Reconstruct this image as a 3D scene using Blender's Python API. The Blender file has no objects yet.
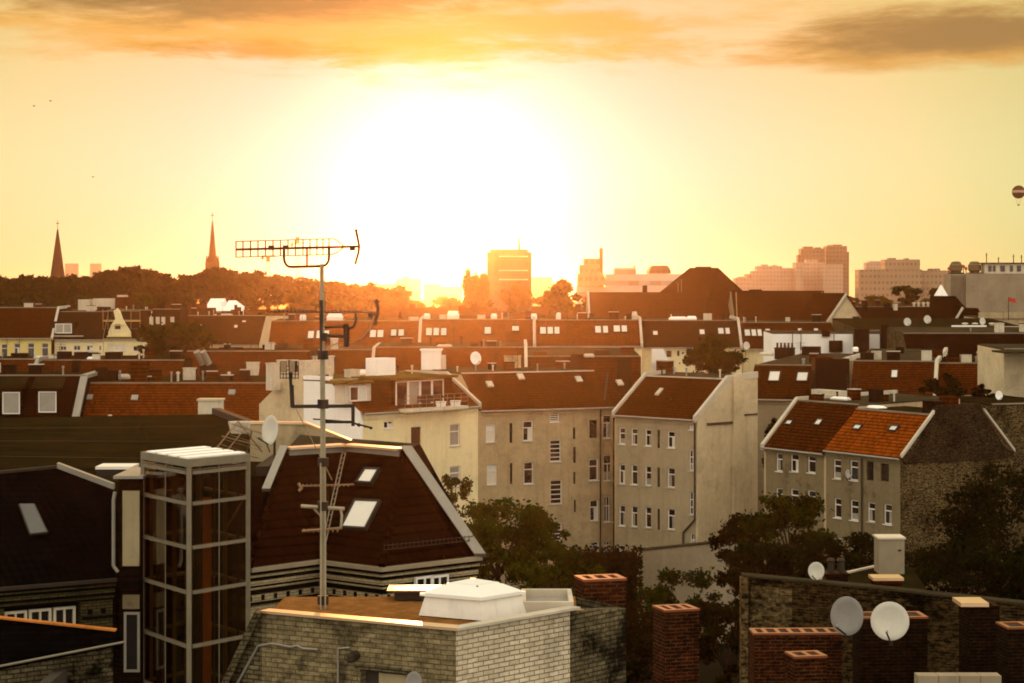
import bpy, math, random
import numpy as np
from mathutils import Vector, Matrix
R = math.radians
S = bpy.context.scene
COL = S.collection
# ------------------------------------------------------------------ camera
F, HY, H = 2000.0, 292.0, 27.0            # focal length in pixels, horizon row, eye height
cam = bpy.data.cameras.new('camera')
cam.sensor_width = 36.0; cam.lens = F/1024*36
cam.shift_y = -(341.5-HY)/1024
cam.clip_start = 0.5; cam.clip_end = 20000
camo = bpy.data.objects.new('camera', cam); COL.objects.link(camo)
camo.location = (0, 0, H); camo.rotation_euler = (R(90), 0, 0)
S.camera = camo
# ------------------------------------------------------------------ light
SUN_AZ, SUN_EL = R(-1.8), R(3.2)          # low sun straight ahead, a little left
SKY_STRENGTH = 0.05
SUN_STRENGTH = 4.0
HAZE_DENSITY = 6e-5
S.view_settings.view_transform = 'Standard'; S.view_settings.look = 'None'
S.view_settings.exposure = 0.0; S.view_settings.gamma = 1.0; S.view_settings.use_curve_mapping = False
S.render.engine = 'CYCLES'
S.cycles.use_denoising = True; S.cycles.filter_width = 1.8
S.cycles.max_bounces = 5; S.cycles.diffuse_bounces = 2; S.cycles.glossy_bounces = 2
S.cycles.transmission_bounces = 3; S.cycles.volume_bounces = 0; S.cycles.transparent_max_bounces = 12
S.cycles.caustics_reflective = False; S.cycles.caustics_refractive = False
S.cycles.sample_clamp_indirect = 3.0

class NT:
    """tiny node-tree builder"""
    def __init__(s, tree): s.t = tree
    def n(s, typ, props=None, **ins):
        nd = s.t.nodes.new(typ)
        for k, v in (props or {}).items(): setattr(nd, k, v)
        for k, v in ins.items():
            key = int(k[1:]) if k[0] == 'i' and k[1:].isdigit() else k.replace('_', ' ')
            sock = nd.inputs[key]
            if isinstance(v, bpy.types.NodeSocket): s.t.links.new(v, sock)
            else: sock.default_value = v
        return nd
    def m(s, op, a, b=0.0, c=0.0, clamp=False):
        return s.n('ShaderNodeMath', {'operation': op, 'use_clamp': clamp}, i0=a, i1=b, i2=c).outputs[0]
    def mix(s, f, a, b, bt='MIX'):
        nd = s.n('ShaderNodeMixRGB', {'blend_type': bt}); 
        for k, v in zip(('Fac', 'Color1', 'Color2'), (f, a, b)):
            if isinstance(v, bpy.types.NodeSocket): s.t.links.new(v, nd.inputs[k])
            else: nd.inputs[k].default_value = v if k == 'Fac' else (*v, 1)[:4]
        return nd.outputs[0]
    def ramp(s, f, stops):
        nd = s.n('ShaderNodeMapRange', {'interpolation_type': 'SMOOTHSTEP'}, i0=f, i1=stops[0], i2=stops[1], i3=stops[2], i4=stops[3])
        return nd.outputs[0]

w = bpy.data.worlds.new('World'); S.world = w; w.use_nodes = True
w.node_tree.nodes.clear(); g = NT(w.node_tree)
tc = g.n('ShaderNodeTexCoord').outputs['Generated']
sky = g.n('ShaderNodeTexSky', {'sky_type': 'NISHITA', 'sun_disc': False, 'sun_elevation': SUN_EL, 'sun_rotation': SUN_AZ,
                               'air_density': 1.0, 'dust_density': 3.0, 'ozone_density': 1.0}).outputs[0]
sep = g.n('ShaderNodeSeparateXYZ', i0=tc).outputs
az = g.m('ARCTAN2', sep[0], sep[1]); el = g.m('ARCSINE', sep[2])
sun_dir = Vector((math.sin(SUN_AZ)*math.cos(SUN_EL), math.cos(SUN_AZ)*math.cos(SUN_EL), math.sin(SUN_EL)))
dotp = g.n('ShaderNodeVectorMath', {'operation': 'DOT_PRODUCT'}, i0=tc, i1=sun_dir).outputs['Value']
ang = g.m('ARCCOSINE', g.m('MINIMUM', dotp, 0.999999))          # angle from the sun, radians
def lobe(sig, p): return g.m('EXPONENT', g.m('MULTIPLY', g.m('POWER', g.m('DIVIDE', ang, sig), p), -1.0))
def scale(col, f): return g.n('ShaderNodeVectorMath', {'operation': 'SCALE'}, i0=col, Scale=f).outputs[0]
def add(a, b): return g.n('ShaderNodeVectorMath', {'operation': 'ADD'}, i0=a, i1=b).outputs[0]
def mul(a, b): return g.n('ShaderNodeVectorMath', {'operation': 'MULTIPLY'}, i0=a, i1=b).outputs[0]
# warm evening air over the whole dome: bright band low in the west, dimmer and cooler overhead
base = add(mul(scale(sky, SKY_STRENGTH), (0.25, 0.13, 0.55)), scale(Vector((0.84, 1.00, 0.39)), lobe(0.55, 1.6)))
fill = g.ramp(ang, (0.30, 1.25, 0.0, 1.0))               # fill light added to the sky behind and overhead, for camera-facing walls
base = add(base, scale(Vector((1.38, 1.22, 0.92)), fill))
base = add(base, scale(Vector((0.7, 0.60, 1.45)), lobe(0.041, 1.05)))
base = add(base, scale(Vector((0.0, 0.0, 0.16)), lobe(0.16, 1.8)))
base = add(base, scale(Vector((-0.25, -0.62, -0.05)), lobe(0.14, 1.5)))
# evening sky turns more golden with height
warm = g.ramp(el, (0.05, 0.15, 0.0, 1.0))
warm = g.m('MULTIPLY', warm, g.ramp(ang, (0.35, 1.0, 1.0, 0.0)))
base = mul(base, g.mix(warm, (1, 1, 1), (1.0, 0.80, 0.60)))
# clouds: streaky banks that only live above a certain elevation, with broken edges
wob = g.n('ShaderNodeTexNoise', i0=g.n('ShaderNodeCombineXYZ', i0=g.m('MULTIPLY', az, 9.0), i1=g.m('MULTIPLY', el, 30.0), i2=7.7).outputs[0], Scale=1.0, Detail=4.0).outputs[1]
nv = g.n('ShaderNodeCombineXYZ', i0=g.m('MULTIPLY', az, 11.0), i1=g.m('MULTIPLY', el, 62.0), i2=3.3).outputs[0]
nv = g.n('ShaderNodeVectorMath', {'operation': 'MULTIPLY_ADD'}, i0=wob, i1=(0.9, 0.9, 0.9), i2=nv).outputs[0]
nz = g.n('ShaderNodeTexNoise', i0=nv, Scale=1.0, Detail=9.0, Roughness=0.58).outputs[0]
nz2 = g.n('ShaderNodeTexNoise', i0=nv, Scale=3.1, Detail=8.0, Roughness=0.62).outputs[0]
nn = g.m('ADD', g.m('MULTIPLY', g.m('SUBTRACT', nz, 0.5), 2.0), g.m('MULTIPLY', g.m('SUBTRACT', nz2, 0.5), 0.9))
def bank(px, py, rx, ry, tilt=0.0):
    dx = g.m('DIVIDE', g.m('SUBTRACT', az, (px-512)/F), rx/F)
    dy = g.m('SUBTRACT', g.m('DIVIDE', g.m('SUBTRACT', el, (HY-py)/F), ry/F), g.m('MULTIPLY', dx, tilt))
    r2 = g.m('ADD', g.m('MULTIPLY', dx, dx), g.m('MULTIPLY', dy, dy))
    return g.m('SUBTRACT', 1.0, g.m('POWER', r2, 0.7))
def cover(b_, k, lo, hi): return g.ramp(g.m('ADD', b_, g.m('MULTIPLY', nn, k)), (lo, hi, 0.0, 1.0))
for b_, k, lo, hi, op, col in (
        (bank(320, 26, 470, 56, -0.12), 1.25, -0.15, 0.85, 0.88, (0.86, 0.43, 0.085)),
        (bank(640, 2, 300, 15), 1.5, 0.15, 1.3, 0.45, (0.86, 0.50, 0.16)),
        (bank(390, 54, 300, 22), 1.2, -0.05, 0.9, 0.75, (0.84, 0.40, 0.07)),
        (bank(920, 44, 215, 36, 0.2), 0.8, -0.05, 0.70, 0.92, (0.72, 0.37, 0.09)),
        (bank(935, 38, 180, 27, 0.2), 0.8, -0.05, 0.75, 0.85, (0.34, 0.20, 0.075)),
        (bank(980, -8, 200, 16), 1.0, 0.05, 0.9, 0.70, (0.50, 0.34, 0.15)),
        (bank(190, 0, 340, 34, -0.15), 0.85, -0.05, 0.85, 0.92, (0.33, 0.205, 0.075)),
        (bank(260, 54, 150, 16), 1.0, 0.05, 0.85, 0.75, (0.60, 0.29, 0.055))):
    base = g.mix(g.m('MULTIPLY', cover(b_, k, lo, hi), op), base, col)
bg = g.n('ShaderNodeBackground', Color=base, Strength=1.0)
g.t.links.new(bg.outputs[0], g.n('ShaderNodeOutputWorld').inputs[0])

sl = bpy.data.lights.new('sun', 'SUN'); sl.energy = SUN_STRENGTH; sl.angle = R(0.6); sl.color = (1.0, 0.34, 0.085)
so = bpy.data.objects.new('sun', sl); COL.objects.link(so)
so.rotation_euler = (-sun_dir).to_track_quat('-Z', 'Y').to_euler()
so.location = (0, 50, 80)

# ------------------------------------------------------------------ helpers
def Zp(py, d): return H-(py-HY)/F*d
def Wp(px, d, py=None, z=None): return Vector(((px-512)/F*d, d, (Zp(py, d) if py is not None else 0.0) if z is None else z))
rng = random.Random(7)

class MB:
    def __init__(s): s.v = []; s.f = []
    def poly(s, pts):
        i = len(s.v); s.v += [Vector(p) for p in pts]; s.f.append(list(range(i, i+len(pts)))); return s
    def hexa(s, p):      # 8 points: bottom ring 0-3, top ring 4-7
        i = len(s.v); s.v += [Vector(q) for q in p]
        for f in ((3,2,1,0),(4,5,6,7),(0,1,5,4),(1,2,6,5),(2,3,7,6),(3,0,4,7)): s.f.append([i+k for k in f])
        return s
    def box(s, x0, x1, y0, y1, z0, z1):
        return s.hexa([(x0,y0,z0),(x1,y0,z0),(x1,y1,z0),(x0,y1,z0),(x0,y0,z1),(x1,y0,z1),(x1,y1,z1),(x0,y1,z1)])
    def obox(s, o, ux, uy, uz, x0, x1, y0, y1, z0, z1):
        q = lambda a, b, c: o+ux*a+uy*b+uz*c
        return s.hexa([q(x0,y0,z0),q(x1,y0,z0),q(x1,y1,z0),q(x0,y1,z0),q(x0,y0,z1),q(x1,y0,z1),q(x1,y1,z1),q(x0,y1,z1)])
    def prism(s, pts, z0, z1, top=None):   # plan polygon (x,y), optional other polygon on top
        n = len(pts); i = len(s.v); t = top or pts
        s.v += [Vector((p[0], p[1], z0)) for p in pts]+[Vector((p[0], p[1], z1)) for p in t]
        s.f.append([i+k for k in range(n)][::-1]); s.f.append([i+n+k for k in range(n)])
        for k in range(n):
            a = (k+1) % n; s.f.append([i+k, i+a, i+n+a, i+n+k])
        return s
    def loft(s, a, b, caps=True):          # two rings of 3-D points
        n = len(a); i = len(s.v); s.v += [Vector(p) for p in a]+[Vector(p) for p in b]
        if caps: s.f.append([i+k for k in range(n)][::-1]); s.f.append([i+n+k for k in range(n)])
        for k in range(n):
            c = (k+1) % n; s.f.append([i+k, i+c, i+n+c, i+n+k])
        return s
    def tube(s, p0, p1, r0, r1=None, n=8):
        p0, p1 = Vector(p0), Vector(p1); r1 = r0 if r1 is None else r1
        d = (p1-p0).normalized(); a = d.orthogonal().normalized(); b = d.cross(a)
        ring = lambda p, r: [p+(a*math.cos(6.28318*k/n)+b*math.sin(6.28318*k/n))*r for k in range(n)]
        return s.loft(ring(p0, r0), ring(p1, max(r1, 1e-4)))
    def path(s, pts, r, n=6):
        for a, b in zip(pts, pts[1:]): s.tube(a, b, r, r, n)
        return s
    def lathe(s, c, prof, n=16, axis=None):   # profile of (r, z)
        c = Vector(c); az_ = Vector(axis or (0,0,1)).normalized(); a = az_.orthogonal().normalized(); b = az_.cross(a)
        i = len(s.v)
        for r, z in prof: s.v += [c+az_*z+(a*math.cos(2*math.pi*k/n)+b*math.sin(2*math.pi*k/n))*max(r, 1e-4) for k in range(n)]
        for j in range(len(prof)-1):
            for k in range(n):
                c2 = (k+1) % n; s.f.append([i+j*n+k, i+j*n+c2, i+(j+1)*n+c2, i+(j+1)*n+k])
        return s
    def build(s, name, mat, parent=None, world=False, smooth=False, label=None):
        me = bpy.data.meshes.new(name)
        off = Vector((0,0,0))
        if world and parent:
            p = parent
            while p.parent: p = p.parent
            off = p.location
        me.from_pydata([tuple(v-off) for v in s.v], [], s.f); me.update()
        uv = me.uv_layers.new(name='UVMap'); Zu = Vector((0,0,1))
        for p in me.polygons:
            nn = p.normal
            if abs(nn.z) > 0.96: t, b = Vector((1,0,0)), Vector((0,1,0))
            else:
                t = Zu.cross(nn).normalized(); b = nn.cross(t)
            for li in p.loop_indices:
                co = me.vertices[me.loops[li].vertex_index].co
                uv.data[li].uv = (co.dot(t), co.dot(b))
        if smooth:
            for p in me.polygons: p.use_smooth = True
        me.materials.append(mat)
        o = bpy.data.objects.new(name, me); COL.objects.link(o)
        if parent: o.parent = parent
        if label: o['label'] = label
        return o

def tag(o, label, cat, group=None):
    o['label'] = label; o['category'] = cat; o['kind'] = 'thing'
    if group: o['group'] = group
    return o
def thing(name, label, cat, loc=(0,0,0), rz=0.0, group=None):
    o = bpy.data.objects.new(name, None); COL.objects.link(o); o.empty_display_size = 0.3
    o.location = loc; o.rotation_euler = (0, 0, rz)
    return tag(o, label, cat, group)
def dup(root, loc, rz=0.0, sc=None, label=None):
    r = root.copy(); COL.objects.link(r); r.location = loc; r.rotation_euler = (0, 0, rz)
    if sc: r.scale = sc
    if label: r['label'] = label
    for ch in list(root.children):
        c = ch.copy(); COL.objects.link(c); c.parent = r
        for gch in list(ch.children):
            d = gch.copy(); COL.objects.link(d); d.parent = c
    return r

# ------------------------------------------------------------------ materials
def newmat(name):
    m = bpy.data.materials.new(name); m.use_nodes = True; m.node_tree.nodes.clear()
    return m, NT(m.node_tree)
def finish(m, n, bsdf):
    n.t.links.new(bsdf, n.n('ShaderNodeOutputMaterial').inputs[0]); return m
def plain(name, c, rough=0.8, var=0.25, scale=0.6, streak=0.0, metal=0.0, bump=0.0, spec=0.0, patch=0.0):
    m, n = newmat(name); ob = n.n('ShaderNodeTexCoord').outputs['Object']
    a = n.n('ShaderNodeTexNoise', i0=ob, Scale=scale, Detail=6.0, Roughness=0.65).outputs[0]
    b = n.n('ShaderNodeTexNoise', i0=ob, Scale=scale*9, Detail=4.0).outputs[0]
    f = n.m('ADD', n.m('MULTIPLY', n.m('SUBTRACT', a, 0.5), 2.2*var), n.m('MULTIPLY', n.m('SUBTRACT', b, 0.5), 0.9*var))
    if streak:
        mp = n.n('ShaderNodeMapping', i0=ob, Scale=(2.2, 2.2, 0.12)).outputs[0]
        s_ = n.n('ShaderNodeTexNoise', i0=mp, Scale=1.3, Detail=5.0, Roughness=0.7).outputs[0]
        f = n.m('SUBTRACT', f, n.m('MULTIPLY', n.ramp(s_, (0.5, 0.75, 0.0, 1.0)), streak))
    k = n.m('ADD', 1.0, f)
    if patch:
        p1 = n.n('ShaderNodeTexNoise', i0=ob, Scale=0.45, Detail=9.0, Roughness=0.72).outputs[0]
        p2 = n.n('ShaderNodeTexNoise', i0=n.n('ShaderNodeMapping', i0=ob, Location=(7.3, 2.1, 5.5), Scale=(1.6, 1.6, 0.45)).outputs[0], Scale=0.9, Detail=8.0, Roughness=0.75).outputs[0]
        k = n.m('MULTIPLY', k, n.m('SUBTRACT', 1.0, n.ramp(p1, (0.53, 0.60, 0.0, patch))))
        k = n.m('MULTIPLY', k, n.m('ADD', 1.0, n.ramp(p2, (0.58, 0.66, 0.0, patch*0.6))))
    col = n.n('ShaderNodeVectorMath', {'operation': 'SCALE'}, i0=Vector(c), Scale=k).outputs[0]
    p = n.n('ShaderNodeBsdfPrincipled', Base_Color=col, Roughness=rough, Metallic=metal)
    p.inputs['Specular IOR Level'].default_value = spec
    if bump:
        bp = n.n('ShaderNodeBump', Height=b, Strength=bump, Distance=0.05); n.t.links.new(bp.outputs[0], p.inputs['Normal'])
    return finish(m, n, p.outputs[0])
def tile(name, c, var=0.5, hh=0.33, ww=0.24, moss=(0.06, 0.055, 0.02), mossk=0.25, gap=0.42):
    m, n = newmat(name); tcn = n.n('ShaderNodeTexCoord'); uv = tcn.outputs['UV']; ob = tcn.outputs['Object']
    sp = n.n('ShaderNodeSeparateXYZ', i0=uv).outputs
    v = n.m('DIVIDE', sp[1], hh); u = n.m('DIVIDE', sp[0], ww)
    fv = n.m('FRACT', v); fu = n.m('FRACT', u)
    rnd = n.n('ShaderNodeTexWhiteNoise', {'noise_dimensions': '2D'},
              i0=n.n('ShaderNodeCombineXYZ', i0=n.m('FLOOR', u), i1=n.m('FLOOR', v)).outputs[0]).outputs[0]
    rowr = n.n('ShaderNodeTexWhiteNoise', {'noise_dimensions': '1D'}, W=n.m('FLOOR', v)).outputs[0]
    big = n.n('ShaderNodeTexNoise', i0=ob, Scale=0.35, Detail=6.0, Roughness=0.7).outputs[0]
    k = n.m('ADD', 1.0-var*0.75, n.m('ADD', n.m('MULTIPLY', rnd, var*0.8), n.m('MULTIPLY', rowr, var*0.25)))
    k = n.m('ADD', k, n.m('MULTIPLY', n.m('SUBTRACT', big, 0.5), 1.2*var))
    line = n.ramp(fv, (0.0, gap, 0.12, 1.08))       # the dark joint under each course
    k = n.m('MULTIPLY', k, line)
    col = n.n('ShaderNodeVectorMath', {'operation': 'SCALE'}, i0=Vector(c), Scale=k).outputs[0]
    ms = n.ramp(n.n('ShaderNodeTexNoise', i0=ob, Scale=0.8, Detail=7.0, Roughness=0.75).outputs[0], (0.55, 0.75, 0.0, mossk))
    col = n.mix(ms, col, moss)
    hgt = n.m('ADD', n.m('MULTIPLY', fv, -0.6), n.m('MULTIPLY', n.m('ABSOLUTE', n.m('SUBTRACT', fu, 0.5)), 0.5))
    bp = n.n('ShaderNodeBump', Height=hgt, Strength=0.7, Distance=0.05)
    p = n.n('ShaderNodeBsdfPrincipled', Base_Color=col, Roughness=0.75, Normal=bp.outputs[0]); p.inputs['Specular IOR Level'].default_value = 0.0
    return finish(m, n, p.outputs[0])
def brick(name, c1, c2, mortar, bw=0.25, bh=0.083, ms=0.012, var=0.35, stain=0.0, coarse=0.0):
    m, n = newmat(name); tcn = n.n('ShaderNodeTexCoord'); uv = tcn.outputs['UV']; ob = tcn.outputs['Object']
    nz = n.n('ShaderNodeTexNoise', i0=uv, Scale=5.0, Detail=5.0).outputs[1]
    uvj = n.n('ShaderNodeVectorMath', {'operation': 'MULTIPLY_ADD'}, i0=nz, i1=(0.022, 0.016, 0), i2=uv).outputs[0]
    b = n.n('ShaderNodeTexBrick', i0=uvj, Color1=(*c1, 1), Color2=(*c2, 1), Mortar=(*mortar, 1), Scale=1.0)
    b.inputs['Mortar Size'].default_value = ms; b.inputs['Mortar Smooth'].default_value = 0.2
    b.inputs['Brick Width'].default_value = bw; b.inputs['Row Height'].default_value = bh
    big = n.n('ShaderNodeTexNoise', i0=ob, Scale=0.7, Detail=7.0, Roughness=0.7).outputs[0]
    sm = n.n('ShaderNodeTexNoise', i0=uv, Scale=14.0, Detail=3.0).outputs[0]
    k = n.m('ADD', 1.0, n.m('ADD', n.m('MULTIPLY', n.m('SUBTRACT', big, 0.5), 2*var), n.m('MULTIPLY', n.m('SUBTRACT', sm, 0.5), var)))
    if coarse:
        cs = n.n('ShaderNodeTexNoise', i0=n.n('ShaderNodeMapping', i0=uv, Scale=(1.3, 2.3, 1.0)).outputs[0], Scale=3.5, Detail=6.0, Roughness=0.7).outputs[0]
        k = n.m('MULTIPLY', k, n.ramp(cs, (0.36, 0.64, 1.0-coarse, 1.0+coarse)))
    if stain:
        k = n.m('MULTIPLY', k, n.m('SUBTRACT', 1.0, n.ramp(n.n('ShaderNodeTexNoise', i0=ob, Scale=0.5, Detail=8.0, Roughness=0.75).outputs[0], (0.5, 0.62, 0.0, stain))))
    col = n.n('ShaderNodeVectorMath', {'operation': 'SCALE'}, i0=b.outputs[0], Scale=k).outputs[0]
    bp = n.n('ShaderNodeBump', Height=b.outputs[1], Strength=0.6, Distance=-0.015)
    p = n.n('ShaderNodeBsdfPrincipled', Base_Color=col, Roughness=0.85, Normal=bp.outputs[0]); p.inputs['Specular IOR Level'].default_value = 0.02
    return finish(m, n, p.outputs[0])
def facade(name, c, win, fw=3.2, fh=3.2, ww=0.5, wh=0.5, strip=False):
    """far facade: rows of windows as a pattern in the wall surface"""
    m, n = newmat(name); tcn = n.n('ShaderNodeTexCoord'); sp = n.n('ShaderNodeSeparateXYZ', i0=tcn.outputs['UV']).outputs
    u = n.m('DIVIDE', sp[0], fw); v = n.m('DIVIDE', sp[1], fh)
    a = n.m('LESS_THAN', n.m('FRACT', v), wh)
    if not strip: a = n.m('MULTIPLY', a, n.m('LESS_THAN', n.m('FRACT', u), ww))
    rnd = n.n('ShaderNodeTexWhiteNoise', {'noise_dimensions': '2D'}, i0=n.n('ShaderNodeCombineXYZ', i0=n.m('FLOOR', u), i1=n.m('FLOOR', v)).outputs[0]).outputs[0]
    a = n.m('MULTIPLY', a, n.m('ADD', 0.45, n.m('MULTIPLY', rnd, 0.55)))
    ns = n.n('ShaderNodeTexNoise', i0=tcn.outputs['Object'], Scale=0.08, Detail=5.0).outputs[0]
    wc = n.n('ShaderNodeVectorMath', {'operation': 'SCALE'}, i0=Vector(c), Scale=n.m('ADD', 0.75, n.m('MULTIPLY', ns, 0.5))).outputs[0]
    p = n.n('ShaderNodeBsdfPrincipled', Base_Color=n.mix(a, wc, win), Roughness=0.7)
    return finish(m, n, p.outputs[0])
def leafmat(name, c, c2, trans=0.35):
    m, n = newmat(name); ob = n.n('ShaderNodeTexCoord').outputs['Object']
    isl = n.n('ShaderNodeNewGeometry').outputs['Random Per Island']
    ns = n.n('ShaderNodeTexNoise', i0=ob, Scale=0.9, Detail=3.0).outputs[0]
    col = n.mix(n.m('ADD', n.m('MULTIPLY', isl, 0.45), n.m('MULTIPLY', n.ramp(ns, (0.36, 0.64, 0.0, 1.0)), 0.55)), c, c2)
    d = n.n('ShaderNodeBsdfDiffuse', Color=col); t = n.n('ShaderNodeBsdfTranslucent', Color=col)
    return finish(m, n, n.n('ShaderNodeMixShader', i0=trans, i1=d.outputs[0], i2=t.outputs[0]).outputs[0])
def glass(name, c, rough=0.06, spec=0.5, var=0.3):
    return plain(name, c, rough, var, 0.9, 0, 0, 0, spec)

M = {}
M['red'] = tile('red_roof_tile', (0.100, 0.021, 0.0022), 0.6, moss=(0.025, 0.017, 0.004), mossk=0.45)
M['red2'] = tile('orange_roof_tile', (0.20, 0.042, 0.0035), 0.65, mossk=0.25)
M['rust'] = tile('weathered_red_tile', (0.068, 0.0155, 0.002), 0.6, moss=(0.02, 0.014, 0.004), mossk=0.5)
M['brown'] = tile('brown_roof_tile', (0.045, 0.0105, 0.0011), 0.6, moss=(0.016, 0.010, 0.003), mossk=0.45)
M['dark'] = tile('dark_roof_tile', (0.025, 0.012, 0.004), 0.5, moss=(0.016, 0.012, 0.004))
M['maroon'] = tile('maroon_roof_tile', (0.0125, 0.0040, 0.0015), 0.55, moss=(0.010, 0.008, 0.003), mossk=0.15)
M['slate'] = tile('black_slate', (0.0022, 0.0022, 0.0022), 0.6, mossk=0.0)
M['bitumen'] = plain('bitumen', (0.045, 0.036, 0.020), 0.9, 0.6, 0.6, bump=0.3, patch=0.3)
M['felt'] = plain('old_roofing_felt', (0.016, 0.012, 0.004), 0.9, 0.6, 0.5, bump=0.3, patch=0.3)
M['moss'] = plain('mossy_flat_roof', (0.085, 0.065, 0.014), 0.95, 0.7, 0.8, bump=0.5)
M['gravel'] = plain('rusty_gravel', (0.22, 0.10, 0.03), 0.95, 0.8, 3.0, bump=0.8)
M['cream'] = plain('cream_render', (0.78, 0.67, 0.40), 0.9, 0.18, 0.35, 0.18, patch=0.08)
M['yellow'] = plain('yellow_render', (0.68, 0.55, 0.20), 0.9, 0.12, 0.35, 0.1)
M['beige'] = plain('beige_render', (0.40, 0.33, 0.20), 0.92, 0.28, 0.3, 0.2, bump=0.1, patch=0.3)
M['grey'] = plain('grey_brown_render', (0.36, 0.30, 0.195), 0.92, 0.26, 0.3, 0.2, bump=0.1, patch=0.12)
M['firewall'] = plain('firewall_render', (0.58, 0.48, 0.31), 0.92, 0.34, 0.28, 0.14, patch=0.13)
M['tanwall'] = plain('tan_render', (0.43, 0.34, 0.205), 0.92, 0.42, 0.3, 0.28, patch=0.16)
M['white'] = plain('white_paint', (0.90, 0.88, 0.83), 0.8, 0.08, 0.5, 0.08)
M['offwhite'] = plain('aged_white_render', (0.60, 0.54, 0.42), 0.85, 0.28, 0.9, 0.3, patch=0.22)
M['frame'] = plain('white_window_frame', (0.75, 0.72, 0.66), 0.5, 0.08, 1.0)
M['zinc'] = plain('zinc_sheet', (0.27, 0.25, 0.21), 0.5, 0.25, 0.8, metal=0.3, spec=0.4)
M['coping'] = plain('pale_coping_metal', (0.50, 0.45, 0.36), 0.6, 0.35, 0.7, metal=0.0)
M['hotcoping'] = plain('bright_coping_metal', (0.85, 0.60, 0.38), 0.30, 0.15, 0.8, metal=0.85, spec=0.5)  # warm tint put into the metal for the orange sun glow
M['pipe'] = plain('dark_downpipe', (0.06, 0.05, 0.04), 0.6, 0.2, 1.0)
M['glass'] = glass('dark_window_glass', (0.016, 0.015, 0.014))
M['curtain'] = glass('curtained_glass', (0.30, 0.28, 0.24), 0.15)
M['blind'] = glass('white_blind_glass', (0.66, 0.63, 0.56), 0.2, 0.5, 0.1)
M['steel'] = plain('galvanised_steel', (0.32, 0.275, 0.185), 0.5, 0.5, 2.0, metal=0.2, spec=0.4)
M['darksteel'] = plain('dark_steel', (0.045, 0.035, 0.028), 0.5, 0.3, 2.0, metal=0.4)
M['rod'] = plain('rusty_aluminium_rod', (0.30, 0.20, 0.12), 0.4, 0.3, 2.0, metal=0.6)
M['dish'] = plain('dish_enamel', (0.60, 0.58, 0.51), 0.5, 0.12, 2.5, 0.08)
M['dishgrey'] = plain('dish_grey_enamel', (0.26, 0.25, 0.235), 0.5, 0.12, 2.5, 0.1)
M['rbrick'] = brick('red_chimney_brick', (0.050, 0.0085, 0.0022), (0.020, 0.0045, 0.0018), (0.062, 0.035, 0.015), 0.25, 0.077, 0.011, 0.8, 0.65, 0.5)
M['dbrick'] = brick('sooty_brick', (0.014, 0.0048, 0.0020), (0.006, 0.0025, 0.0012), (0.019, 0.012, 0.006), 0.25, 0.08, 0.012, 0.6, 0.4, 0.4)
M['obrick'] = brick('old_rubble_brick', (0.050, 0.030, 0.010), (0.0035, 0.003, 0.0015), (0.038, 0.025, 0.010), 0.26, 0.085, 0.02, 1.0, 0.9, 0.8)
M['obrick2'] = brick('weathered_gable_brick', (0.115, 0.080, 0.034), (0.030, 0.022, 0.010), (0.09, 0.064, 0.03), 0.40, 0.17, 0.035, 0.9, 0.6, 0.9)
M['lbrick'] = brick('sand_lime_brick', (0.225, 0.183, 0.10), (0.165, 0.133, 0.073), (0.095, 0.073, 0.04), 0.25, 0.083, 0.010, 0.7, 0.7, 0.3)
M['lbrick2'] = brick('stained_sand_lime_brick', (0.15, 0.125, 0.07), (0.09, 0.075, 0.042), (0.04, 0.032, 0.018), 0.25, 0.083, 0.013, 0.7, 0.92, 0.4)
M['wbrick'] = brick('glazed_white_brick', (0.68, 0.60, 0.46), (0.54, 0.46, 0.33), (0.24, 0.19, 0.12), 0.25, 0.083, 0.011, 0.35, 0.3, 0.12)  # sand-lime brick brightened in colour for the lit right wall
M['kbrick'] = brick('glazed_dark_brick', (0.006, 0.006, 0.004), (0.004, 0.004, 0.003), (0.008, 0.007, 0.005), 0.25, 0.083, 0.012, 0.3)
M['dome'] = plain('opal_acrylic', (0.80, 0.79, 0.74), 0.3, 0.06, 2.0, spec=0.5)
M['bark'] = plain('bark', (0.05, 0.035, 0.022), 0.95, 0.5, 3.0, bump=0.6)
M['leaf'] = leafmat('green_leaves', (0.005, 0.0085, 0.0010), (0.036, 0.042, 0.003), 0.25)
M['leafd'] = leafmat('dark_leaves', (0.003, 0.004, 0.001), (0.016, 0.016, 0.003), 0.15)
M['leafo'] = leafmat('autumn_leaves', (0.07, 0.045, 0.005), (0.16, 0.095, 0.012), 0.5)  # orange leaf tone, brighter than the green sets
M['soil'] = plain('courtyard_ground', (0.012, 0.010, 0.005), 0.95, 0.5, 0.05, bump=0.2)
M['concrete'] = plain('grey_concrete', (0.29, 0.24, 0.165), 0.9, 0.4, 0.3, 0.12)
M['redpaint'] = plain('red_cloth', (0.55, 0.06, 0.04), 0.7, 0.1)
M['haze_c'] = plain('far_masonry', (0.42, 0.30, 0.22), 0.9, 0.2, 0.05)
M['far_brown'] = facade('far_brown_facade', (0.10, 0.06, 0.035), (0.05, 0.035, 0.025), 2.0, 2.6, 0.55, 0.5)
M['far_tan'] = facade('far_tan_facade', (0.32, 0.23, 0.14), (0.17, 0.12, 0.075), 2.1, 3.1, 0.55, 0.45)
M['far_strip'] = facade('far_banded_facade', (0.62, 0.52, 0.42), (0.20, 0.15, 0.11), 4.0, 4.2, 0.5, 0.42, True)
M['far_pale'] = facade('far_pale_facade', (0.46, 0.34, 0.24), (0.33, 0.24, 0.17), 2.2, 2.6, 0.6, 0.5)
M['far_stone'] = plain('far_church_stone', (0.075, 0.035, 0.02), 0.9, 0.3, 0.1)
M['far_copper'] = plain('far_spire_slate', (0.04, 0.02, 0.013), 0.9, 0.3, 0.1)
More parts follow.
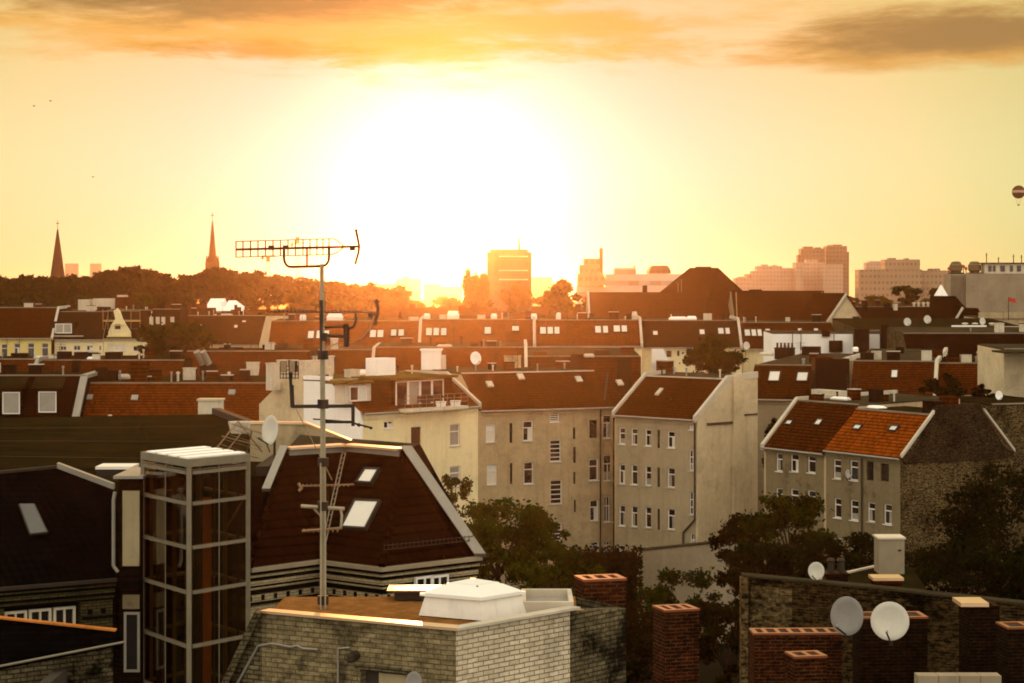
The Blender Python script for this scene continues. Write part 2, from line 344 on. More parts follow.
M['pbrick'] = brick('cornice_pale_brick', (0.44, 0.37, 0.22), (0.34, 0.28, 0.16), (0.16, 0.13, 0.08), 0.25, 0.083, 0.010, 0.35, 0.2)
M['qbrick'] = brick('sooty_pale_brick', (0.085, 0.072, 0.030), (0.055, 0.045, 0.02), (0.02, 0.017, 0.009), 0.25, 0.083, 0.012, 0.4, 0.4)  # pale cornice brick with the dim left side put into its colour
M['greyd'] = plain('soot_grey_render', (0.20, 0.16, 0.092), 0.92, 0.3, 0.3, 0.25, bump=0.1, patch=0.35)
M['tbrick'] = brick('tarred_rubble_brick', (0.045, 0.030, 0.014), (0.012, 0.009, 0.005), (0.030, 0.021, 0.011), 0.34, 0.16, 0.03, 0.9, 0.5, 0.8)
M['wwhite'] = plain('weathered_white_sheet', (0.78, 0.75, 0.68), 0.55, 0.14, 1.6, 0.22, spec=0.3, patch=0.06)
M['rim'] = plain('fired_clay_rim', (0.20, 0.045, 0.009), 0.33, 0.35, 3.0, spec=0.5)  # brighter orange put into the rim tops for the sun glow
M['ridge'] = plain('dull_ridge_metal', (0.24, 0.20, 0.145), 0.7, 0.4, 0.8)
M['towersteel'] = plain('lift_tower_steel', (0.185, 0.16, 0.11), 0.5, 0.35, 2.0, metal=0.2, spec=0.3)
M['far_tower'] = facade('far_orange_tower', (0.26, 0.17, 0.105), (0.18, 0.12, 0.075), 2.4, 2.8, 0.6, 0.5)
M['leafm'] = leafmat('olive_leaves', (0.009, 0.014, 0.0013), (0.062, 0.070, 0.005), 0.45)
M['leaff'] = leafmat('far_leaves', (0.004, 0.0068, 0.0008), (0.023, 0.026, 0.0018), 0.0)
M['copper'] = plain('copper_duct', (0.42, 0.15, 0.035), 0.5, 0.5, 1.5, 0.4)  # orange strip in the lift; sun glow painted on the lean-to edge
M['tankbrown'] = plain('brown_tank', (0.16, 0.115, 0.06), 0.8, 0.4, 0.8)
# ------------------------------------------------------------------ ground and air
def struct(name, mb, mat, kind='structure'):
    o = mb.build(name, mat); o['kind'] = kind; return o
struct('ground', MB().poly([(-2600,-150,0),(2600,-150,0),(2600,6600,0),(-2600,6600,0)]), M['soil'])
hm, hn = newmat('evening_haze')
pv = hn.n('ShaderNodeVolumePrincipled', Density=HAZE_DENSITY, Anisotropy=0.94); pv.inputs['Color'].default_value = (0.95, 0.72, 0.50, 1)
hn.t.links.new(pv.outputs[0], hn.n('ShaderNodeOutputMaterial').inputs['Volume'])
struct('haze', MB().box(-2650, 2650, -160, 6650, -1.0, 78.0), hm, 'stuff')

# ------------------------------------------------------------------ Berlin tenement builder
def bars(mb, x0, x1, z0, z1, y, t, cuts_x=(), cuts_z=(), dpt=0.06):
    mb.box(x0, x0+t, y, y+dpt, z0, z1); mb.box(x1-t, x1, y, y+dpt, z0, z1)
    mb.box(x0+t, x1-t, y, y+dpt, z0, z0+t); mb.box(x0+t, x1-t, y, y+dpt, z1-t, z1)
    for c in cuts_z: zc = z0+(z1-z0)*c; mb.box(x0+t, x1-t, y+.004, y+dpt-.004, zc-t*.5, zc+t*.5)
    for c, lo, hi in cuts_x: xc = x0+(x1-x0)*c; mb.box(xc-t*.4, xc+t*.4, y+.008, y+dpt-.008, z0+(z1-z0)*lo, z0+(z1-z0)*hi)

class House:
    def __init__(s, name, label, A, B, e, r, sb, dep, wall='beige', roof='brown', flat='bitumen', verge=(1, 1), wins=(), sky=(),
                 gable=None, gable2=None, gsplit=None, sym=False, group=None, cat='house', over=0.25, cop='coping', gutter=True, ridge=True, rmat='ridge',
                 fall=0.02, rise=0.0, vw=0.32):
        a = Vector(((A[0]-512)/F*A[1], A[1], 0)); b = Vector(((B[0]-512)/F*B[1], B[1], 0))
        s.L = (b-a).length; s.ex = (b-a).normalized(); s.ey = Vector((-s.ex.y, s.ex.x, 0)); s.o = a
        dm = (A[1]+B[1])/2
        eA, eB = e if isinstance(e, tuple) else (e, e)
        s.ze = (Zp(eA, A[1])+Zp(eB, B[1]))/2
        s.zr = Zp(r, dm+sb*s.ey.y) if r is not None else s.ze
        s.sb, s.dep, s.sym, s.fall = sb, dep, sym, fall
        s.root = thing(name, label, cat, a, math.atan2(s.ex.y, s.ex.x), group)
        s.slope = Vector((0, sb, s.zr-s.ze)).normalized() if sb > 0 else Vector((0, 1, 0))
        s.nrm = Vector((0, -s.slope.z, s.slope.y)); s.over = over
        L, ze, zr = s.L, s.ze, s.zr
        prof = s.prof = s.profile()
        # walls with real openings
        ops = []
        for q in wins:
            k, x0, y0, x1, y1 = q[:5]; cx, cy = (x0+x1)/2, (y0+y1)/2
            p0 = s.hit(x0, cy); p1 = s.hit(x1, cy); t = s.hit(cx, y0); bt = s.hit(cx, y1)
            ops.append((k, max(.05, p0.x), min(L-.05, p1.x), bt.z, min(t.z, ze-.12)))
        s.front(ops, wall)
        # party walls
        for side, x in ((0, 0.0), (1, L)):
            gm = gable if side == 0 else (gable2 or gable)
            pts = [(0, 0)]+prof+[(dep, 0)]
            xx = (x, x+0.25) if side == 0 else (x-0.25, x)
            mb = MB(); mb.loft([(xx[0], y+.002*(y == 0), z) for y, z in pts], [(xx[1], y+.002*(y == 0), z) for y, z in pts])
            mb.build('party_wall', M[gm or wall], s.root)
        MB().poly([(L-.25,dep,0),(.25,dep,0),(.25,dep,prof[-1][1]),(L-.25,dep,prof[-1][1])]).build('rear_wall', M[wall], s.root)
        # roof
        if sb > 0:
            k = (zr-ze)/sb; t = 0.16
            pr = [(-over, ze-over*k+.004), (sb, zr+.004), (sb, zr+t), (-over, ze-over*k+t)]
            rf = MB().loft([(0.02, y, z) for y, z in pr], [(L-0.02, y, z) for y, z in pr]).build('roof', M[roof], s.root)
            s.roof = rf
            if sym:
                pr = [(dep-sb, zr+.004), (dep+over, ze-over*k+.004), (dep+over, ze-over*k+t), (dep-sb, zr+t)]
                MB().loft([(0.02, y, z) for y, z in pr], [(L-0.02, y, z) for y, z in pr]).build('roof', M[roof], s.root)
        y1 = dep-sb if sym else dep
        if y1-sb > .3:
            zf = zr+.05; ff = fall*(y1-sb)
            fl = MB().hexa([(0.03,sb+.05,zf-.04),(L-.03,sb+.05,zf-.04),(L-.03,y1,zf-.04+ff),(0.03,y1,zf-.04+ff),
                            (0.03,sb+.05,zf+.08),(L-.03,sb+.05,zf+.08),(L-.03,y1,zf+.08+ff),(0.03,y1,zf+.08+ff)]).build('flat_roof', M[flat], s.root)
            if sb <= 0: s.roof = fl
        if ridge: MB().box(.04, L-.04, sb-.12, sb+.14, zr+.09, zr+.2).build('ridge_flashing', M[rmat], s.root)
        for side, on in ((0, verge[0]), (1, verge[1])):
            if not on: continue
            x0 = -.06 if side == 0 else L-vw+.06; x1 = x0+vw
            mb = MB(); pp = [(-over-.08, ze-over*((zr-ze)/sb if sb > 0 else 0)-.05)]+prof if sb > 0 else prof
            up = on if isinstance(on, float) else 0.34
            for (ya, za), (yb, zb) in zip(pp[:], pp[1:]):
                if abs(ya-yb)+abs(za-zb) < .05: continue
                mb.hexa([(x0,ya,za-.1),(x1,ya,za-.1),(x1,yb,zb-.1),(x0,yb,zb-.1),(x0,ya,za+up),(x1,ya,za+up),(x1,yb,zb+up),(x0,yb,zb+up)])
            mb.build('verge_coping', M[cop], s.root)
        if gutter and sb > 0:
            zg = ze-over*(zr-ze)/sb
            MB().tube((0.05, -over-.09, zg+.02), (L-.05, -over-.09, zg+.02), .085, n=8).build('gutter', M['zinc'], s.root)
            MB().box(.28, L-.28, -.16, -.003, ze-.42, ze-.2).box(.28, L-.28, -.1, -.004, ze-.56, ze-.42).build('cornice', M[wall], s.root)
        for q in sky: s.skylight(*q)
    def profile(s):
        if s.sb <= 0: return [(0, s.ze), (s.dep, s.ze+s.fall*s.dep)]
        if s.sym: return [(0, s.ze), (s.sb, s.zr), (s.dep-s.sb, s.zr), (s.dep, s.ze)]
        return [(0, s.ze), (s.sb, s.zr), (s.dep, s.zr+s.fall*(s.dep-s.sb))]
    def zat(s, y):
        for (ya, za), (yb, zb) in zip(s.prof, s.prof[1:]):
            if ya <= y <= yb: return za+(zb-za)*(y-ya)/(yb-ya+1e-9)
        return s.prof[-1][1]
    def loc(s, p): q = p-s.o; return Vector((q.dot(s.ex), q.dot(s.ey), q.z))
    def ray(s, px, py):
        c = s.loc(Vector((0, 0, H))); d = Vector(((px-512)/F, 1, -(py-HY)/F))
        return c, Vector((d.dot(s.ex), d.dot(s.ey), d.z))
    def hit(s, px, py):                       # on the front wall plane
        c, d = s.ray(px, py); t = -c.y/d.y; return c+d*t
    def hit_roof(s, px, py):
        c, d = s.ray(px, py); p0 = Vector((0, 0, s.ze)); t = (p0-c).dot(s.nrm)/d.dot(s.nrm); return c+d*t
    def xat(s, px, y):                        # local x where the pixel column crosses depth y
        k = (px-512)/F; o = s.o+s.ey*y
        return (k*o.y-o.x)/(s.ex.x-k*s.ex.y)
    def front(s, ops, wall):
        L, ze = s.L, s.ze
        xs = sorted({0.25, L-.25, *[o[1] for o in ops], *[o[2] for o in ops]}); zs = sorted({0.0, ze, *[o[3] for o in ops], *[o[4] for o in ops]})
        mb = MB()
        for xa, xb in zip(xs, xs[1:]):
            for za, zb in zip(zs, zs[1:]):
                cx, cz = (xa+xb)/2, (za+zb)/2
                if any(o[1] < cx < o[2] and o[3] < cz < o[4] for o in ops): continue
                mb.poly([(xa,0,za),(xb,0,za),(xb,0,zb),(xa,0,zb)])
        dp = .2
        for k, x0, x1, z0, z1 in ops:
            mb.poly([(x0,0,z0),(x0,dp,z0),(x0,dp,z1),(x0,0,z1)]); mb.poly([(x1,0,z0),(x1,0,z1),(x1,dp,z1),(x1,dp,z0)])
            mb.poly([(x0,0,z1),(x0,dp,z1),(x1,dp,z1),(x1,0,z1)]); mb.poly([(x0,0,z0),(x1,0,z0),(x1,dp,z0),(x0,dp,z0)])
            mb.poly([(x0,dp,z0),(x1,dp,z0),(x1,dp,z1),(x0,dp,z1)])
        s.wall = mb.build('wall', M[wall], s.root)
        for k, x0, x1, z0, z1 in ops:
            h = z1-z0; t = min(.085, (x1-x0)*.13); y = .09
            f = MB(); g_ = M['glass']; fm = M['frame']
            x0, x1, z0, z1 = x0+.004, x1-.004, z0+.004, z1-.004
            if k == 's': bars(f, x0, x1, z0, z1, y, t, (), (.66,))
            elif k == 'w': bars(f, x0, x1, z0, z1, y, t, (), (.66,)); g_ = M['blind']
            elif k == 'c': bars(f, x0, x1, z0, z1, y, t, (), (.66,)); g_ = M['curtain']
            elif k == 'd': bars(f, x0, x1, z0, z1, y, t, ((.5, 0, .66),), (.66,))
            elif k == 't': bars(f, x0, x1, z0, z1, y, t, ((.33, 0, 1), (.66, 0, 1)), (.62,))
            elif k == 'h': bars(f, x0, x1, z0, z1, y, t*.8, (), (.2, .4, .6, .8))
            elif k == 'g': bars(f, x0, x1, z0, z1, y, t*.9, ((.5, 0, 1),), (.33, .66))
            elif k == 'k': bars(f, x0, x1, z0, z1, y, t*.9, ((.5, 0, 1),), ())
            else: bars(f, x0, x1, z0, z1, y, t*.5); fm = M['pipe']
            wo = f.build('window', fm, s.root)
            MB().box(x0+.002, x1-.002, y+.062, y+.09, z0+.002, z1-.002).build('pane', g_, wo)
            u_ = rng.random()
            if k in 'sdtgk' and u_ < .5:
                hz = z0+(z1-z0)*(.35 if u_ < .15 else .64); xa, xb = (x0+t, x1-t) if u_ < .15 else ((x0+t, (x0+x1)/2-.02) if u_ < .32 else ((x0+x1)/2+.02, x1-t))
                MB().box(xa, xb, y+.05, y+.058, z0+t, hz).build('curtain', M['curtain' if u_ < .4 else 'blind'], wo)
            if k not in 'lp': MB().box(x0-.06, x1+.06, -.09, .085, z0-.07, z0-.005).build('sill', M['frame'] if rng.random() < .6 else M['coping'], wo)
    def skylight(s, x0, y0, x1, y1, glz='blind'):
        cx, cy = (x0+x1)/2, (y0+y1)/2
        a, b = s.hit_roof(x0, cy), s.hit_roof(x1, cy); t, d = s.hit_roof(cx, y0), s.hit_roof(cx, y1)
        w2 = abs(b.x-a.x)/2; h2 = (t-d).dot(s.slope)/2; o = (a+b)/2+(s.nrm*.15); o.x = s.hit_roof(cx, cy).x
        o = Vector((s.hit_roof(cx, cy)))+s.nrm*.15
        ux = Vector((1,0,0)); t_ = min(.09, w2*.2)
        mb = MB()
        mb.obox(o, ux, s.slope, s.nrm, -w2, w2, -h2, -h2+t_*1.3, -.1, .1); mb.obox(o, ux, s.slope, s.nrm, -w2, w2, h2-t_*1.3, h2, -.1, .11)
        mb.obox(o, ux, s.slope, s.nrm, -w2, -w2+t_, -h2+t_*1.3, h2-t_*1.3, -.1, .1); mb.obox(o, ux, s.slope, s.nrm, w2-t_, w2, -h2+t_*1.3, h2-t_*1.3, -.1, .1)
        f = mb.build('skylight', M['darksteel'], s.root)
        MB().obox(o, ux, s.slope, s.nrm, -w2+t_, w2-t_, -h2+t_*1.3, h2-t_*1.3, -.06, .05).build('pane', M[glz], f)
    def chimney(s, px0, px1, pyt, y, mat='dbrick', dp=0.7, cap=True, pots=0, label=None):
        xa = s.xat(px0, y); xb = s.xat(px1, y); p = s.o+s.ex*((xa+xb)/2)+s.ey*y
        zt = Zp(pyt, p.y); zb = s.zat(max(0, y-dp/2))-.3 if y > -.2 else zt-3.6
        if zt < zb+.5: zt = zb+.8
        mb = MB().box(xa, xb, y-dp/2, y+dp/2, zb, zt)
        c = mb.build('chimney', M[mat], s.root, label=label)
        if cap: MB().box(xa-.05, xb+.05, y-dp/2-.05, y+dp/2+.05, zt+.003, zt+.1).build('chimney_cap', M['coping' if rng.random() < .4 else mat], c)
        for i in range(pots):
            xx = xa+(xb-xa)*(i+.5)/pots
            MB().lathe((xx, y, zt+.1), [(.11,0),(.10,.42),(.13,.44),(.13,.5),(.08,.5),(.08,.1)], 10).build('chimney_pot', M['rbrick'], c)
        return c
    def downpipe(s, px, py0, y=-.12):
        x = s.xat(px, y)
        MB().tube((x, y, 0), (x, y, s.ze-.1), .07).build('downpipe', M['pipe'], s.root)
    def clutter(s, n, seed, y0=None):
        """small roof furniture: pipes, little aerials, stubby stacks"""
        r = random.Random(seed)
        for i in range(n):
            x = r.uniform(.6, s.L-.6); y = r.uniform(s.sb+.3, max(s.sb+.6, min(s.dep-.5, s.sb+5))) if y0 is None else y0
            z = s.zat(y)+.05; k = r.random()
            if k < .4:
                h = r.uniform(.5, 1.0); MB().lathe((x, y, 0), [(.07, z), (.07, z+h*.8), (.12, z+h*.8), (.10, z+h), (0, z+h)], 8).build('vent_pipe', M[r.choice(['zinc', 'offwhite', 'dbrick'])], s.root)
            elif k < .7:
                h = r.uniform(1.2, 2.4); mb = MB().tube((x, y, z), (x, y, z+h), .025, n=5)
                for q in range(3): mb.tube((x-.5+.1*q, y, z+h-.12-.22*q), (x+.5-.1*q, y, z+h-.12-.22*q), .016, n=4)
                mb.build('aerial', M['darksteel'], s.root)
            else:
                w_ = r.uniform(.5, 1.3); h = r.uniform(.5, 1.1); c = MB().box(x-w_/2, x+w_/2, y-.35, y+.35, z-.3, z+h).build('chimney', M[r.choice(['dbrick', 'rust', 'dbrick', 'offwhite'])], s.root)
                MB().box(x-w_/2-.04, x+w_/2+.04, y-.39, y+.39, z+h+.003, z+h+.08).build('chimney_cap', M[r.choice(['dbrick', 'coping'])], c)
    def vent(s, px, pyt, y, r=.12, mat='zinc'):
        x = s.xat(px, y); p = s.o+s.ex*x+s.ey*y; zb = s.zat(y)-.1; zt = max(Zp(pyt, p.y), zb+.3)
        MB().lathe((x, y, 0), [(r, zb), (r, zt-.15), (r*1.7, zt-.15), (r*1.5, zt), (0, zt+.06)], 10).build('vent_pipe', M[mat], s.root)
    def hatch(s, px0, px1, pyt, y, mat='dome', dp=1.0):
        xa = s.xat(px0, y); xb = s.xat(px1, y); p = s.o+s.ex*((xa+xb)/2)+s.ey*y
        zb = s.zat(y)+.02; zt = max(Zp(pyt, p.y), zb+.35); h = zt-zb; i = (xb-xa)*.12
        mb = MB().prism([(xa,y-dp/2),(xb,y-dp/2),(xb,y+dp/2),(xa,y+dp/2)], zb, zb+h*.55)
        mb.prism([(xa-.04,y-dp/2-.04),(xb+.04,y-dp/2-.04),(xb+.04,y+dp/2+.04),(xa-.04,y+dp/2+.04)], zb+h*.55+.003, zt,
                 [(xa+i,y-dp*.3),(xb-i,y-dp*.3),(xb-i,y+dp*.3),(xa+i,y+dp*.3)])
        mb.build('roof_hatch', M[mat], s.root)

# ------------------------------------------------------------------ trees
def crown_mb(seed, rx, rz, nclump, nleaf, ls, spread=.24):
    r = np.random.RandomState(seed); mb = MB()
    cl = []
    while len(cl) < nclump:
        p = r.uniform(-1, 1, 3); q = np.linalg.norm(p)
        if q > 1 or q < .42: continue
        if p[2] < -.2 and r.rand() < .45: continue
        cl.append(p*(.80+.28*r.rand()))
    wts = np.array([.4+r.rand()**1.5*1.4 for c in cl]); wts /= wts.sum(); V = []
    for c, w_ in zip(cl, wts):
        per = max(6, int(nleaf*w_)); sc = spread*(.55+ (w_*len(cl))*.55)
        q = r.normal(0, 1, (per, 3)); q /= (np.linalg.norm(q, axis=1, keepdims=True)+1e-6); q *= (r.rand(per, 1)**.55)*sc
        q[: per//8] *= 1.5                                 # loose sprays beyond the clump
        V.append(c+q*[1, 1, .62])
    V = np.concatenate(V)*[rx, rx, rz]
    for p in V:
        n = r.normal(0, 1, 3); n[2] += .6; n /= np.linalg.norm(n); a = np.cross(n, r.normal(0, 1, 3)); a /= np.linalg.norm(a); b = np.cross(n, a)
        l = ls*(.5+.9*r.rand()); k = l*.55
        mb.v += [Vector(p+a*l), Vector(p+b*k), Vector(p-a*l), Vector(p-b*k)]; i = len(mb.v)-4; mb.f.append([i, i+1, i+2, i+3])
    return mb, cl
def tree(name, label, px, d, pyt, pw, group=None, mat='leaf', seed=1, trunk_h=None, nclump=26, nleaf=2600, ls=None, ratio=None, pyb=None):
    """px: centre column, pyt: top row, pw: crown width in pixels, pyb: bottom row of the crown"""
    w_ = pw/F*d; zt = Zp(pyt, d); zb = Zp(pyb, d) if pyb else zt-w_*(ratio or .85)
    rx = w_/2; rz = (zt-zb)/2; zc = (zt+zb)/2
    x = (px-512)/F*d
    t = thing(name, label, 'tree', (x, d, 0), 0, group)
    mb, cl = crown_mb(seed, rx*.86, rz*.92, nclump, nleaf, ls or max(.16, rx*.085))
    for i in range(len(mb.v)): mb.v[i].z += zc
    c = mb.build('crown', M[mat], t)
    tk = MB(); r0 = max(.16, rx*.07)
    tk.tube((0,0,0), (0,0,max(.4, zb*.6)), r0, r0*.85, 8); tk.tube((0,0,max(.4, zb*.6)), (rx*.04, 0, zc), r0*.85, r0*.45, 8)
    for q in cl[:14]: tk.tube((rx*.03,0,zb+(zc-zb)*.25), (q[0]*rx*.8, q[1]*rx*.8, zc+q[2]*rz*.8), r0*.4, r0*.08, 6)
    tk.build('trunk', M['bark'], t)
    return t

# ------------------------------------------------------------------ far skyline
def farbox(mb, px0, px1, pyt, d, dep, pyb=None, z0=0):
    x0, x1 = (px0-512)/F*d, (px1-512)/F*d
    mb.box(x0, x1, d, d+dep, Zp(pyb, d) if pyb else z0, Zp(pyt, d))
def far(name, label, cat, px, d): return thing(name, label, cat, ((px-512)/F*d, d, 0))

def church(px, d, tip, sh, w, label, shoulders, sw=1.05):
    c = far('church', label, 'church', px, d); x = (px-512)/F*d; k = d/F
    hw = w*k/2; zs, zt = Zp(sh, d), Zp(tip, d)
    MB().box(x-hw, x+hw, d, d+2*hw, 0, zs).build('tower', M['far_stone'], c, True)
    oct_ = [(x+hw*sw*math.cos(a), d+hw+hw*sw*math.sin(a)) for a in [math.pi/8+i*math.pi/4 for i in range(8)]]
    top = [(x+.25*math.cos(a), d+hw+.25*math.sin(a)) for a in [math.pi/8+i*math.pi/4 for i in range(8)]]
    MB().prism(oct_, zs+.01, zt, top).build('spire', M['far_copper'], c, True)
    MB().tube((x, d+hw, zt), (x, d+hw, zt+3.6), .1).box(x-.6, x+.6, d+hw-.1, d+hw+.1, zt+2.2, zt+2.5).build('finial', M['darksteel'], c, True)
    if shoulders:
        for sx in (-1, 1):
            for sy in (0, 1):
                q = (x+sx*hw*.82, d+hw*.25+sy*hw*1.5)
                MB().prism([(q[0]-.4,q[1]-.4),(q[0]+.4,q[1]-.4),(q[0]+.4,q[1]+.4),(q[0]-.4,q[1]+.4)], zs+.012, zs+2.6, [(q[0]-.1,q[1]-.1),(q[0]+.1,q[1]-.1),(q[0]+.1,q[1]+.1),(q[0]-.1,q[1]+.1)]).build('pinnacle', M['far_copper'], c, True)
    # nave behind the trees
    MB().loft([(x-2*hw,d+2*hw,0),(x+2*hw,d+2*hw,0),(x+2*hw,d+2*hw,18),(x,d+2*hw,28),(x-2*hw,d+2*hw,18)],
              [(x-2*hw,d+9*hw,0),(x+2*hw,d+9*hw,0),(x+2*hw,d+9*hw,18),(x,d+9*hw,28),(x-2*hw,d+9*hw,18)]).build('nave', M['far_stone'], c, True)
church(56, 800, 229, 277, 14, 'dark church with a plain pointed spire at the left, beside two pale far towers', False)
church(211.5, 800, 221, 262, 12.5, 'slender church spire with corner pinnacles, rising alone behind the treeline', True, .72)

def blocks(name, label, cat, d, mats, specs, **kw):
    t = far(name, label, cat, (specs[0][0]+specs[0][1])/2, d)
    for i, q in enumerate(specs):
        mb = MB(); farbox(mb, q[0], q[1], q[2], d+(q[4] if len(q) > 4 else 0), min(q[5], 12) if len(q) > 5 else 10)
        mb.build(q[3] if len(q) > 3 and q[3] else 'wing', M[mats], t, True)
    return t
blocks('tower_block', 'broad pale far tower block just right of the left church spire', 'tower', 2800, 'far_pale', [(65,77,263.5)])
blocks('tower_block', 'narrow pale far tower block, farther right of the left church spire', 'tower', 2800, 'far_pale', [(90,100,263.5)])
blocks('far_block', 'hazy far office block low in the glow beside the poplars', 'building', 2600, 'far_pale', [(396,421,279,'wing',0,40),(374,397,284,'wing',30,40),(402,409,276,'stair_tower',-5,20)])
blocks('far_block', 'low hazy far block between the glow and the poplars', 'building', 2700, 'far_pale', [(424,440,284),(438,462,286.5,'wing',20)])
hb = blocks('office_tower', 'dark orange high office slab with three pale window bands, under the bright glow', 'office tower', 540, 'far_brown',
            [(487,531.5,252,'shaft',0,22),(490,528,249.5,'plant_room',3,14)])
for y in (256, 270, 279):
    MB().box((499-512)/F*540, (528-512)/F*540, 539.4, 539.9, Zp(y+1.0, 540), Zp(y, 540)).build('window_band', M['blind'], hb, True)
MB().tube(Wp(519, 544, 250), Wp(519, 544, 237), .3, .12).build('aerial', M['darksteel'], hb, True)
blocks('far_block', 'pale low block to the right of the orange office slab', 'building', 2300, 'far_pale', [(531,552,277),(548,566,283,'wing',20),(528,536,281,'wing',-10)])
ht = blocks('stepped_tower', 'stepped orange tower with a tall square chimney beside it', 'tower', 720, 'far_tan',
            [(578,604,274,'lower_storeys',0,26),(580,602.5,265,'middle_storeys',2,20),(584,600,258.5,'upper_storeys',4,15)])
mb = MB(); farbox(mb, 599.5, 603, 248, 716, 2.0); mb.build('chimney', M['far_brown'], ht, True)
a_ = [((597+9*math.cos(t)-512)/F*708, Zp(285-14*math.sin(t), 708)) for t in [math.pi*i/12 for i in range(13)]]
MB().loft([(x, 708, z) for x, z in a_], [(x, 716, z) for x, z in a_]).build('arched_hall', M['far_tan'], ht, True)
wo = blocks('office_block', 'long white banded office block with a barrel roof box on top', 'office block', 740, 'far_strip',
            [(606,694,274,'main_storeys',0,30),(577,640,287,'front_storeys',-25,24),(615,635,267.5,'roof_box',5,12),(633.5,636,265,'lift_shaft',4,4)])
a_ = [((660+11*math.cos(t)-512)/F*744, Zp(273.5-8*min(1, 1.35*math.sin(t)), 744)) for t in [math.pi*i/12 for i in range(13)]]
MB().loft([(x, 744, z) for x, z in a_], [(x, 760, z) for x, z in a_]).build('barrel_roof', M['far_brown'], wo, True)
blocks('tower_block', 'wide twin orange tower, left one of the tall pair over the brown school roof', 'tower', 1340, 'far_tower', [(801,825,248.5,'shaft',0,30),(804,813,246.5,'plant_room',4,8),(815,821,247.3,'plant_room',2,6),(798,802,255,'stair_tower',3,8)])
blocks('tower_block', 'slim orange tower, tallest of the pair on the right skyline', 'tower', 1360, 'far_tower', [(826,847,246,'shaft',0,30),(833,842,244.5,'plant_room',4,8),(828,831.5,245,'plant_room',2,5),(846,849,252,'balcony_stack',3,8)])
blocks('housing_slab', 'pale housing slab standing in front of the tall orange pair', 'building', 1300, 'far_pale', [(795,826,262.5,'wing',0,30),(823,843,264,'wing',-20,14),(806,818,259.5,'upper_storeys',3,8),(796,803,264,'wing',-30,8)])
blocks('housing_slab', 'stepped pale housing block left of the tall orange pair', 'building', 1280, 'far_pale', [(752,795,271,'wing',0,30),(757,782,266,'upper_storeys',2,20),(762,768,264.5,'plant_room',3,6),(773,777,265,'plant_room',3,6),(782,795,268,'upper_storeys',3,8),(746,756,274,'wing',8,20)])
blocks('housing_slab', 'low cream block with dark windows just behind the hip roof', 'building', 1200, 'far_pale', [(735,752,278,'wing',0,20),(738,745,276.5,'plant_room',3,8)])
ob = blocks('office_block', 'long tan office block with six window rows and a raised box', 'office block', 1000, 'far_tan', [(859,922,269.5,'wing',0,30),(885,920,259.5,'roof_storey',3,18),(889,896,258,'plant_room',4,6),(905,909,258.3,'plant_room',4,5),(930,940,268.5,'plant_room',6,6),(920,960,270.5,'wing',4,30)])
blocks('far_block', 'small pink rounded block behind the long tan office', 'building', 1500, 'far_pale', [(866,887,262.5),(870,884,261.2,'plant_room',3,10)])
# grey windowless hall with a white top storey
gh = thing('concrete_hall', 'huge grey windowless concrete hall at the right edge', 'hall', Wp(985, 430, z=0))
mb = MB(); farbox(mb, 966, 1062, 273.5, 430, 7); mb.build('wall', M['concrete'], gh, True)
mb = MB(); farbox(mb, 950, 966, 274, 431, 6)
for i in range(9): farbox(mb, 950.5+i*1.7, 951.2+i*1.7, 275, 430.6, .39)
mb.build('ribbed_wall', M['concrete'], gh, True)
mb = MB(); farbox(mb, 985, 1062, 263.5, 432, 4, pyb=273.6); mb.build('roof_storey', M['offwhite'], gh, True)
for x0, x1 in ((988.5,991.5),(993,995.5),(1000.5,1005),(1010,1013),(1017,1021)):
    mb = MB(); farbox(mb, x0, x1, 265.5, 431.85, .12, pyb=271.5); mb.build('window', M['glass'], gh, True)
mb = MB(); farbox(mb, 983, 1062, 262.6, 431.4, 5, pyb=263.4); mb.build('roof_edge', M['brown'], gh, True)
for x, y in ((986.5, 253), (998.5, 257), (1013.5, 254.5), (1021.5, 255)):
    MB().tube(Wp(x, 434, 263), Wp(x, 434, y), .1).tube(Wp(x-.9, 434, y+2), Wp(x+.9, 434, y+2), .06).build('aerial', M['darksteel'], gh, True)
for i, x in enumerate((956, 974.5)):
    q = Wp(x, 434, z=Zp(274, 434))
    t = thing('cooling_tower', ['round brown cooling unit on the concrete hall roof, nearer the tan office', 'round brown cooling unit on the concrete hall roof, nearer the white storey'][i], 'cooling unit', q)
    MB().lathe(q, [(.9,0),(.9,.5),(1.35,.8),(1.4,1.9),(1.1,2.2),(1.05,2.5),(.7,2.7),(0,2.75)], 14).build('drum', M['tankbrown'], t, True)
    MB().box(q.x-1.5,q.x+1.5,q.y-1.5,q.y+1.5,q.z,q.z+.3).build('base', M['darksteel'], t, True)
    for k in range(4): MB().tube(q+Vector((1.2*math.cos(k*1.57+.8),1.2*math.sin(k*1.57+.8),0)), q+Vector((1.2*math.cos(k*1.57+.8),1.2*math.sin(k*1.57+.8),1.2)), .1).build('leg', M['darksteel'], t, True)
for i, (x, yb) in enumerate(((949, 270), (963.5, 268), (966, 270))):
    q = Wp(x, 434, z=Zp(274, 434))
    t = thing('warning_lamp', ['red roof beacon at the left corner of the concrete hall', 'taller red roof beacon between the two cooling units', 'short red roof beacon between the two cooling units'][i], 'beacon', q)
    MB().tube(q, q+Vector((0,0,(274-yb)/F*434)), .08).build('post', M['darksteel'], t, True)
    MB().lathe(q+Vector((0,0,(274-yb)/F*434)), [(.12,0),(.32,.1),(.34,.5),(.1,.7)], 10).build('lens', M['redpaint'], t, True)
